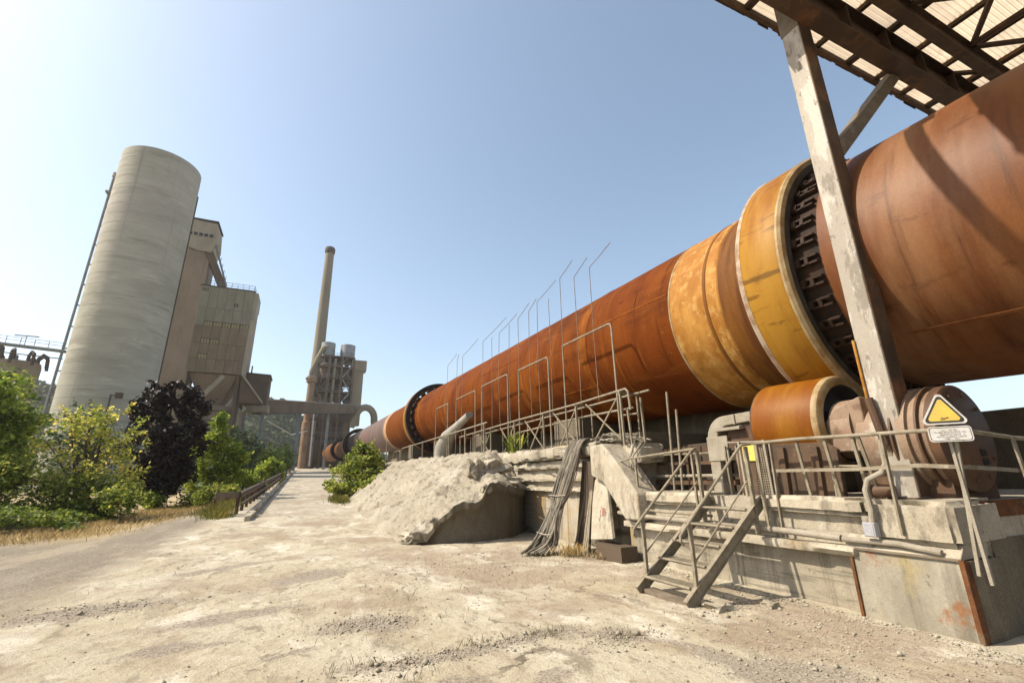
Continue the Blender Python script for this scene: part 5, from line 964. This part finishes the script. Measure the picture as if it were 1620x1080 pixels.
ax = thing('transfer_house', 'small brown transfer house where the conveyor bridge starts, right of the storage block', 'building', (-11.7, 120, 0))
MB().box(-14.2, -9.4, 120, 126, 19.0, 26.0).build('cabin', 'tower_frame', ax)
MB().prism([(-14.3, 26.0), (-9.2, 25.8), (-9.2, 26.1), (-14.3, 26.3)], 119.8, 126.2, 'y').build('roof', 'tower_dark', ax)
MB().box(-13.4, -8.9, 120.5, 125.5, 17.4, 19.0).build('belly', 'pale_render', ax)
for x in (-13.6, -9.9): MB().box(x - .3, x + .3, 121, 121.6, 0, 17.4).build('leg', 'lattice_grey', ax)
MB().tube([(-13.4, 120.4, 26), (-13.4, 120.4, 28)], .15, 8).build('vent_pipe', 'tower_dark', ax)
cv = thing('conveyor_bridge', 'long enclosed brown conveyor bridge running to the preheater tower', 'bridge', (0, 155, 18))
P, Q = V3((-11.0, 123, 18.9)), V3((15.0, 189.4, 28.8))
MB().bar(P, Q, 2.6, 3.2).build('gallery', 'tower_frame', cv)
MB().bar(P + V3((0, 0, 1.75)), Q + V3((0, 0, 1.75)), 2.9, .22).build('roof', 'pale_render', cv); MB().bar(P - V3((0, 0, 1.7)), Q - V3((0, 0, 1.7)), 2.8, .25).build('floor_girder', 'tower_dark', cv)
for t in (.33, .66): c = P + (Q - P) * t; MB().box(c.x - .4, c.x + .4, c.y - .4, c.y + .4, 0, c.z - 1.8).build('leg', 'lattice_grey', cv)
o = MB().tube([(-9.5, 130, 16.5), (-4, 150, 14.9), (0, 185, 19.5)], .14, 6).build('white_pipe', 'sign_white'); tag(o, 'thin white sagging pipe crossing below the conveyor bridge', 'pipe')
shd = thing('frame_shed', 'low grey steel framed shed standing among the trees below the bridge', 'shed', (-12, 140, 0))
for x in (-15, -12, -9): 
    for y in (138, 144): MB().box(x - .2, x + .2, y - .2, y + .2, 0, 12.5).build('leg', 'lattice_grey', shd)
MB().box(-15.3, -8.7, 137.6, 144.4, 12.5, 13.1).build('roof', 'lattice_grey', shd); MB().box(-15.0, -12.0, 138.2, 143.8, 6.2, 12.4).build('wall', 'tower_brown', shd)
for z in (3.5, 7.0, 9.8): MB().box(-15.1, -8.9, 137.7, 138.0, z, z + .35).build('girder', 'lattice_grey', shd)

# ------------------------------------------------------------------ preheater tower and chimney
tw = thing('preheater_tower', 'brown preheater tower with cyclones and silver tanks at the far end of the kiln', 'tower', (8, 190, 7))  # tower and chimney coordinates taken from image pixels cast to a picked depth
for x in (.4, 5.2, 10.2, 14.6):
    for y in (190.4, 197, 203.6): MB().box(x - .35, x + .35, y - .35, y + .35, 5, 50 if x > 1 else 40).build('column', 'tower_frame', tw)
for z, x0, x1 in ((15.0, .2, 15.4), (18.2, .2, 15.4), (24.5, .2, 15.2), (30.2, -.2, 15.2), (35.2, .0, 15.0), (40.6, -.2, 15.2), (45.4, 2.0, 14.6), (49.6, 3.0, 14.4)):
    MB().box(x0, x1, 190.0, 204, z, z + .5).build('floor', 'tower_frame', tw)
    for off in (.6, 1.15): MB().bar((x0, 190.05, z + .5 + off), (x1, 190.05, z + .5 + off), .09, .09).build('rail', 'lattice_grey', tw)
MB().box(1.6, 14.2, 191.2, 203, 7, 30.2).build('lower_core', 'tower_brown', tw)
r_ = random.Random(12)
for j, z in enumerate((16.2, 19.4, 21.9, 26.0)):
    for i in range(7):
        if r_.random() < .75: MB().box(2.6 + i * 1.6, 3.7 + i * 1.6, 191.12, 191.2, z, z + 1.5).build('window', 'window_dark', tw)
for i in range(6): MB().box(1.8 + i * 2.05, 2.2 + i * 2.05, 190.6, 190.9, 18.6, 24.4).build('stanchion', 'tower_frame', tw)
MB().box(.6, 2.8, 190.2, 203, 7, 24).build('pier', 'pale_render', tw); MB().box(12.6, 15.2, 190.2, 203, 7, 24).build('pier', 'tower_frame', tw)
for (x, y, z, r, h) in [(4.0, 194, 41.5, 1.9, 5.5), (8.2, 194.5, 41.5, 2.0, 5.5), (12.0, 194, 41.0, 1.7, 5.0), (4.2, 195, 31, 1.8, 5), (9.5, 194, 30.8, 2.1, 5.5), (12.9, 195, 31, 1.6, 5), (6.6, 199, 34, 2.2, 6)]:
    MB().lathe([(0, z + h + .6), (r * .6, z + h + .5), (r, z + h), (r, z + h * .45), (r * .3, z), (r * .3, z - 1.0)], c=(x, y, 0), n=24).build('cyclone', 'cyclone_steel', tw, fixn=False)
for (x0, x1, z0, z1) in [(2.2, 5.4, 30.6, 49), (5.4, 10.0, 36, 49), (10.0, 11.6, 30.6, 44), (11.6, 14.2, 40, 46.5), (5.4, 8.2, 30.6, 34.5)]: MB().box(x0, x1, 199, 203.5, z0, z1).build('rear_wall', 'tower_dark', tw)
r_ = random.Random(77)
for k in range(46):
    x = r_.uniform(.8, 13.6); z = r_.choice([31, 36, 41, 46, 26, 19]) + r_.uniform(.3, 2.0); w = r_.uniform(.4, 1.6); h = r_.uniform(.5, 2.4)
    MB().box(x, x + w, 191.5 + r_.random() * 3, 194.8, z, z + h).build('equipment', r_.choice(['tower_dark', 'cyclone_steel', 'tower_brown', 'beam_weathered', 'tower_pale']), tw)
for k in range(22):
    x = r_.uniform(.6, 14.0); z = r_.choice([25, 30.7, 35.7, 41.1, 45.9]); d = r_.uniform(-3, 3)
    MB().bar((x, 190.2 + r_.random(), z), (max(.2, min(14.8, x + d)), 190.3 + r_.random(), z + r_.uniform(2.5, 5)), .18, .18).build('pipe_run', r_.choice(['tower_pale', 'lattice_grey', 'beam_weathered', 'cyclone_steel']), tw)
for k, (x0, x1, z0, z1) in enumerate([(10.6, 13.6, 31, 35.2), (13.6, 10.8, 35.9, 40.4), (10.6, 13.4, 41.3, 45.2), (2.4, 5.0, 25.2, 30)]): MB().bar((x0, 189.85, z0), (x1, 189.85, z1), .8, .35).build('stair_flight', 'lattice_grey', tw)
for x in (3.2, 6.9, 8.3, 13.9): MB().bar((x, 193, 49.5), (x, 193, r_.uniform(51, 54.5)), .25, .25).build('vent_pipe', 'cyclone_steel', tw)
for x in (5.2, 7.4): MB().tube([(x, 190.9, 30), (x + .2, 190.9, 49)], .55, 12).build('duct', 'tower_pale', tw)
MB().tube([(-1.0, 191, 39), (-.9, 191, 43), (.8, 191, 48.5), (2.6, 191.4, 53.2), (4.4, 192, 54)], .85, 14).build('inclined_duct', 'chimney_render', tw)
for (x, z0, z1, r) in [(4.4, 50.0, 55.9, 2.7), (12.0, 49.4, 55.6, 2.9)]:
    t_ = MB().lathe([(r, z0), (r, z1), (r * .93, z1 + .05), (0, z1 + .15)], c=(x, 194, 0), n=32).build('tank', 'silver_sheet', tw, fixn=False)
    MB().lathe([(r + .06, z0 + 2.2), (r + .06, z0 + 2.5)], c=(x, 194, 0), n=32).build('band', 'lattice_grey', t_, fixn=False)
for (p, q_) in [((0.4, 190.1, 31), (3.2, 190.1, 40.5)), ((3.2, 190.1, 31), (.4, 190.1, 40.5)), ((10.4, 190.1, 31), (14.4, 190.1, 35)), ((2.6, 190.1, 36), (5.0, 190.1, 40.4)), ((9.0, 190.1, 46), (12, 190.1, 49.5)), ((11.0, 190.1, 36), (14.4, 190.1, 40.4))]: MB().bar(p, q_, .25, .25).build('brace', 'beam_weathered', tw)
MB().box(14.6, 18.6, 190.6, 195, 22.8, 44.8).build('shaft', 'tower_pale', tw); MB().box(13.9, 19.6, 190.2, 195.6, 44.8, 49.0).build('shaft_head', 'tower_pale', tw)
pts = [(15.6, 191, 22), (16.4, 191, 24.8)] + [(20.6 + 3.6 * cos(a), 191, 25.4 + 4.6 * sin(a)) for a in np.linspace(pi * .92, -.1, 10)] + [(24.5, 190, 22)]
MB().tube(pts, 1.35, 18).build('gooseneck_duct', 'tower_pale', tw)
rp = thing('riser_stack', 'rusty pale vertical pipe rising on the left side of the preheater tower', 'pipe', (-.6, 188.5, 7))
MB().lathe([(1.5, 6), (1.5, 20), (1.65, 20), (1.65, 23), (1.3, 23.4), (1.3, 38), (1.9, 38.2), (1.9, 40.4), (1.4, 40.6)], c=(-.4, 188.5, 0), n=24).build('stack', 'rust_pipe', rp, fixn=False)
MB().box(-2.6, 1.6, 187, 190, 39.4, 39.7).build('platform', 'lattice_grey', rp)
MB().bar((2.0, 187.0, 7), (1.6, 187.6, 30), .5, .35).build('white_pipe', 'sign_white', rp)
chm = thing('chimney', 'tall slender pale brick chimney with dark cap behind the preheater tower', 'chimney', (1.0, 205, 7))
MB().lathe([(3.0, 5), (2.75, 30), (2.35, 51), (1.85, 100.0), (1.85, 101.3)], c=(.95, 205, 0), n=40).build('shaft', 'chimney_render', chm, fixn=False)
MB().lathe([(1.86, 101.2), (2.15, 101.6), (2.2, 103.6), (1.9, 104.3), (1.4, 104.3)], c=(.95, 205, 0), n=40).build('cap', 'tower_dark', chm, fixn=False)

# ------------------------------------------------------------------ trees, shrubs, ground plants
def crown_pts(lobes, n, r, shell=2.2, gap=.12):
    vol = np.array([a[3] * a[4] * a[5] for a in lobes]) ** .8; k = r.choice(len(lobes), n, p=vol / vol.sum())
    L = np.array(lobes)[k]; d = r.normal(size=(n, 3)); d /= np.linalg.norm(d, axis=1)[:, None]
    rad = r.uniform(.12, 1, n) ** (1 / shell); lump = np.array([1 + .30 * noise.noise(V3((a[0] * 2.1 + b_, a[1] * 2.1, a[2] * 2.1))) for a, b_ in zip(d, k * 3.3)])
    p = L[:, :3] + d * L[:, 3:6] * (rad * lump)[:, None]
    s = np.array([noise.noise(V3(q_ * 1.25)) for q_ in p]); return p[s > -gap - .12]
def tree(name, label, loc, lobes, n, leaf, m, th=.16, seed=1, group=None, limbs=True, cat='tree', up=.5, gap=.12, shell=2.2, trunks=1):
    r = np.random.default_rng(seed); z0 = gz(loc[0], loc[1]) - .08
    t = thing(name, label, cat, (loc[0], loc[1], z0), group); top = max(l[2] for l in lobes)
    b = MB(); cx = np.mean([l[0] for l in lobes]); cy = np.mean([l[1] for l in lobes])
    for k in range(trunks):
        ox, oy = r.uniform(-.3, .3, 2) * (trunks > 1)
        b.tube([(ox, oy, 0), (ox * 1.5 + cx * .2, oy + cy * .2, top * .3), (ox * 2 + cx * .6, oy * 2 + cy * .6, top * .62), (ox * 2 + cx, oy * 2 + cy, top * .95)], [th, th * .8, th * .55, th * .2], 8)
    if limbs:
        for i, l in enumerate(lobes):
            h = min(l[2] * .75, top * (.25 + .4 * r.random())); bx, by = cx * h / top, cy * h / top
            b.tube([(bx, by, h), ((bx + l[0]) / 2 + r.uniform(-.1, .1), (by + l[1]) / 2, (h + l[2]) / 2 - .1), (l[0], l[1], l[2]), (l[0] * 1.1 + l[3] * r.uniform(-.5, .5), l[1] + l[4] * r.uniform(-.5, .5), l[2] + l[5] * .6)], [th * .5, th * .35, th * .2, th * .08], 6)
    b.build('trunk', 'bark', t, local=True)
    p = crown_pts(lobes, n, r, shell, gap); ex_ = []; tw = MB()
    for _ in range(34 if limbs else 0):
        l = lobes[r.integers(len(lobes))]; d = r.normal(size=3); d[2] = abs(d[2]) * .8 + .15; d /= np.linalg.norm(d); c_ = np.array(l[:3]); R3 = np.array(l[3:6]); q0 = c_ + d * R3 * .5; q1 = c_ + d * R3 * r.uniform(1.05, 1.45)
        tw.tube([V3(q0), V3((q0 + q1) / 2 + r.normal(size=3) * .04), V3(q1)], [th * .09 + .006, .008, .004], 4, False)
        m3 = int(14 + 26 * r.random()); tt = r.random(m3)[:, None] ** .7; ex_.append(q0 + (q1 - q0) * tt + r.normal(size=(m3, 3)) * leaf * .45)
    if ex_: p = np.concatenate([p] + ex_); tag(tw.build('twigs', 'bark', t, local=True), kind='stuff')
    v, f = leaves(p, leaf, up, seed); o = np_mesh('crown', v, f, m, t); return t
def rl_(n, rx, ry, h0, h1, s0, s1, seed, sq=.8):
    r = np.random.default_rng(seed); return [(r.uniform(-rx, rx), r.uniform(-ry, ry), r.uniform(h0, h1), *(r.uniform(s0, s1) * np.array([1, 1, sq]))) for _ in range(n)]
tree('broadleaf_tree', 'large bright green tree cut off by the left edge of the picture', (-14.6, 30), rl_(16, 1.9, 1.8, 2.4, 6.9, 1.0, 1.7, 5), 17000, .26, 'leaf_green', .22, 5)
tree('yellowing_tree', 'sparse yellow green tree with bare twigs in front of the silo', (-9.4, 28.5), [(-.2, 0, 4.2, 1.5, 1.2, 1.2), (-1.3, 0, 3.2, 1.2, 1.0, 1.2), (1.1, 0, 3.5, 1.2, 1.0, 1.2), (.3, -.2, 2.4, 1.9, 1.3, 1.1), (-1.6, .2, 1.8, 1.0, 1, .9), (1.5, .2, 1.9, 1.0, 1.0, 1.0), (.5, 0, 4.6, .9, .8, .9), (-.9, 0, 4.4, .8, .7, .8)], 6800, .16, 'leaf_yellow', .12, 8, gap=-.06, shell=1.5, trunks=3)
tree('shrub', 'rounded green shrub under the yellow green tree', (-8.4, 27.0), rl_(9, 1.5, .9, .5, 1.5, .6, .9, 9), 6500, .17, 'leaf_bush', .05, 9, cat='shrub', trunks=3)
tree('shrub', 'tall leafy shrub at the far left below the green tree', (-11.4, 27.0), rl_(10, 1.6, .9, .8, 2.6, .7, 1.0, 19), 7000, .17, 'leaf_bush', .05, 19, cat='shrub', trunks=3)
tree('purple_tree', 'dense dark purple leaved tree between the two green trees', (-8.3, 36), [(-.9, 0, 7.0, .8, .9, .8), (.9, .2, 7.2, .7, .8, .8), (.1, 0, 7.4, .7, .8, .7), (1.6, 0, 6.3, .7, .8, .7), (-1.5, 0, 6.1, .7, .8, .8), (0, 0, 6.0, 1.3, 1.0, 1.0), (-1.2, .2, 4.9, .9, .9, .9), (1.4, .1, 5.0, 1.0, .9, .8), (.2, -.3, 4.2, 1.3, 1.1, 1.1), (-1.5, 0, 3.5, .8, .9, .8), (1.7, 0, 3.8, .8, .9, .8), (.2, 0, 2.8, 1.4, 1.1, 1.0), (-.9, 0, 2.0, 1.0, 1.0, .9), (1.1, 0, 2.2, 1.1, 1.0, .9), (.2, 0, 1.2, 1.4, 1.1, .8)], 19000, .27, 'leaf_purple', .16, 11, shell=1.9, gap=.08)
tree('young_tree', 'small bright green tree right of the purple tree', (-5.6, 39), [(-.3, 0, 5.1, .8, .8, .9), (-.9, 0, 3.8, 1.1, .9, .8), (.5, 0, 4.0, .9, .8, .7), (1.2, 0, 3.2, .9, .8, .7), (-.2, 0, 2.6, 1.4, 1.0, .8), (.8, 0, 1.9, 1.3, 1.0, .8), (-.9, 0, 1.5, 1.2, 1.0, .8), (-.2, 0, 5.8, .5, .5, .6)], 9000, .24, 'leaf_bright', .1, 12)
tree('shrub', 'low dark shrub at the foot of the purple tree', (-6.9, 35.5), rl_(7, 1.3, .7, .3, .9, .5, .8, 29), 4000, .18, 'leaf_green', .04, 29, cat='shrub', trunks=2)
tree('shrub', 'loose green shrub between the young tree and the crash barrier', (-3.9, 41), rl_(8, 1.0, .9, .4, 1.5, .45, .75, 33), 4200, .18, 'leaf_green', .04, 33, cat='shrub', trunks=2)
tree('shrub', 'low bright shrub behind the start of the crash barrier', (-4.4, 33), rl_(7, .9, .7, .25, .8, .35, .6, 35), 3000, .15, 'leaf_bush', .03, 35, cat='shrub', trunks=2)
tree('bush', 'big yellow green bush growing on the ramp edge at the far end of the embankment', (3.2, 34.5), [(.2, 0, 2.3, .9, 1.5, .9), (1.0, .6, 2.9, .8, 1.4, .8), (-.6, 0, 1.5, .8, 1.4, .8), (.5, -.5, 1.3, 1.0, 1.4, .8), (1.5, .2, 2.2, .8, 1.4, .8), (-.9, -1.5, .6, .8, 1.1, .5), (0, -2.2, .6, .9, 1.1, .5), (.5, .5, 3.2, .6, 1.1, .6), (-1.3, .2, .8, .5, 1, .5), (1.2, -1.4, 1.3, .7, 1, .6), (.9, -3.2, .7, .6, .9, .5)], 15000, .19, 'leaf_bush', .06, 14, cat='bush', trunks=3, shell=1.7, gap=.0)
for i, (x, y, h, w, m, lab) in enumerate([(-8.5, 75, 8.0, 3.2, 'leaf_dark', 'dark tree standing just below the transfer house'), (-5.2, 88, 6.0, 3.0, 'leaf_green', 'green tree left of the guardrail beneath the conveyor bridge'), (-4.4, 112, 6.5, 3.0, 'leaf_green', 'round green tree near the far end of the guardrail'), (-9.0, 100, 8.5, 3.4, 'leaf_dark', 'dark tree behind the shed posts below the conveyor bridge'), (-3.8, 66, 2.6, 1.8, 'leaf_bright', 'bright low bush against the guardrail'), (-24, 70, 9.5, 4.5, 'leaf_dark', 'dark tree at the foot of the silo, behind the yellow green tree'), (-34, 78, 12.0, 4.5, 'leaf_green', 'green tree left of the silo behind the large left tree'), (-16, 76, 8.5, 4.0, 'leaf_dark', 'dark tree at the foot of the storage block')]):
    tree('background_tree', lab, (x, y), [(a * w, b_ * w, c * h, d * w, d * w, d * h * .6) for a, b_, c, d in [(-.4, 0, .55, .5), (.4, .1, .6, .5), (0, -.2, .8, .45), (0, 0, .4, .6), (.3, .2, .3, .5)]], 3200, .45, m, .2, 50 + i, group='trees below the conveyor bridge and silo')
# bramble carpet, dry grass and weeds
r = np.random.default_rng(40); n = 26000; x = r.uniform(-16, -7.2, n); y = 21 + r.uniform(0, 1, n) * 9
h = np.array([max(0, .75 + .55 * fbm(a * .6, b_ * .6)) for a, b_ in zip(x, y)]) * np.clip((-7.2 - x) / 1.5, .15, 1) * np.clip((y - 21) / 1.2, .2, 1)
keep = (y > 21.2 + (x + 12) * .35 + .5 * np.sin(x * 2)) & (x < -7.6 + .12 * (y - 21) * 0 + .4 * np.sin(y * 1.7)); p = np.stack([x, y, gz_np(x, y) + h * r.uniform(.3, 1, n)], 1)[keep]
v, f = leaves(p, .17, .9, 41); tag(np_mesh('bramble', v, f, 'leaf_bramble'), 'carpet of green bramble at the left edge', kind='stuff')
def grass(name, label, spots, hh, m, seed, w=.012, kind='stuff', cat=None):
    r = np.random.default_rng(seed); V, F = [], []; k = 0
    for (cx, cy, rx, ry, n) in spots:
        for _ in range(n):
            x, y = cx + r.normal() * rx * .5, cy + r.normal() * ry * .5; z = gz(x, y) - .01 + (.035 * fbm(x * .5, y * .5)); a = r.uniform(0, 6.28); L = hh * r.uniform(.4, 1.3); b_ = r.uniform(.1, .7) * L; t = a + r.uniform(-1, 1)
            dx, dy = cos(a) * w, sin(a) * w
            V += [(x - dx, y - dy, z), (x + dx, y + dy, z), (x + dx * .6 + cos(t) * b_ * .4, y + dy * .6 + sin(t) * b_ * .4, z + L * .6), (x + cos(t) * b_, y + sin(t) * b_, z + L)]; F.append((k, k + 1, k + 2, k + 3)); k += 4
    o = np_mesh(name, np.array(V), np.array(F), m); return tag(o, label, cat, None, kind)
grass('dry_grass', 'dry straw coloured grass along the dirt track', [(-7.6, 26, 1.0, 3.0, 2600), (-7.0, 32, 1.4, 3.5, 3200), (-6.0, 39, 2.0, 5, 3200), (-5.0, 34, .8, 5, 1200), (-8.4, 23, .9, 1.2, 900), (-4.2, 45, 1.6, 8, 2500), (-7.2, 21.5, 1.6, 2.0, 1300), (-5.6, 27, 1.3, 4, 1500), (-8.5, 20, 1.5, 1.5, 700)], .19, 'grass_dry', 51, .012)
grass('verge_grass', 'green and yellow grass at the foot of the guardrail', [(-3.5, 27, .6, 2.5, 2200), (-3.3, 34, .7, 5, 2200), (-3.0, 23.5, .5, 1.0, 700), (-3.2, 46, .7, 8, 1600), (2.2, 30.5, .5, 2.2, 1500), (-6.5, 35, 1.5, 1.5, 1200), (-2.0, 60, .2, 12, 700)], .28, 'grass_green', 52, .015)
grass('weed_tuft', 'dry straw tuft right of the cable bundle foot', [(5.55, 9.35, .35, .30, 260)], .24, 'grass_dry', 60, .004, 'thing', 'weed')
grass('weed_tuft', 'dry straw tuft before the dark shadow block', [(5.95, 8.75, .35, .3, 130)], .16, 'grass_dry', 61, .004, 'thing', 'weed')
grass('weeds', 'thin dry weeds sprouting from the gravel strips in the yard', [(4.75, 9.6, .3, .3, 90), (1.75, 4.95, .3, .12, 50), (2.6, 4.95, .3, .12, 60), (.55, 4.85, .28, .12, 34), (3.3, 4.5, .3, .12, 30), (1.1, 4.45, .3, .12, 18), (3.0, 9.0, 2.5, 2.0, 120), (2.0, 6.5, 3.5, 2.0, 90), (6.0, 7.5, .3, 2.0, 70), (-1.5, 11, 2, 2, 60)], .085, 'weed_grey', 62, .003)
# plant growing on the wall below the framework
r = np.random.default_rng(77); pt = thing('wall_plant', 'green spiky plant growing on the wall beneath the pipe framework', 'plant', (6.5, 14.4, 2.45)); V, F = [], []
for k in range(70):
    a = r.uniform(0, 6.28); L = r.uniform(.4, 1.0); d = V3((cos(a) * .5, sin(a) * .5, 1)).normalized(); s_ = V3((-sin(a), cos(a), 0)) * .03
    p0 = V3((r.uniform(-.15, .15), r.uniform(-.3, .3), 0)); p1 = p0 + d * L * .6; p2 = p1 + V3((cos(a) * .4, sin(a) * .4, .3)) * L * .7; o_ = len(V)
    V += [p0 - s_, p0 + s_, p1 + s_, p1 - s_, p2 + s_ * .1, p2 - s_ * .1]; F += [(o_, o_ + 1, o_ + 2, o_ + 3), (o_ + 3, o_ + 2, o_ + 4, o_ + 5)]
np_mesh('leaf_clump', np.array([tuple(p) for p in V]), np.array(F), 'leaf_bush', pt)
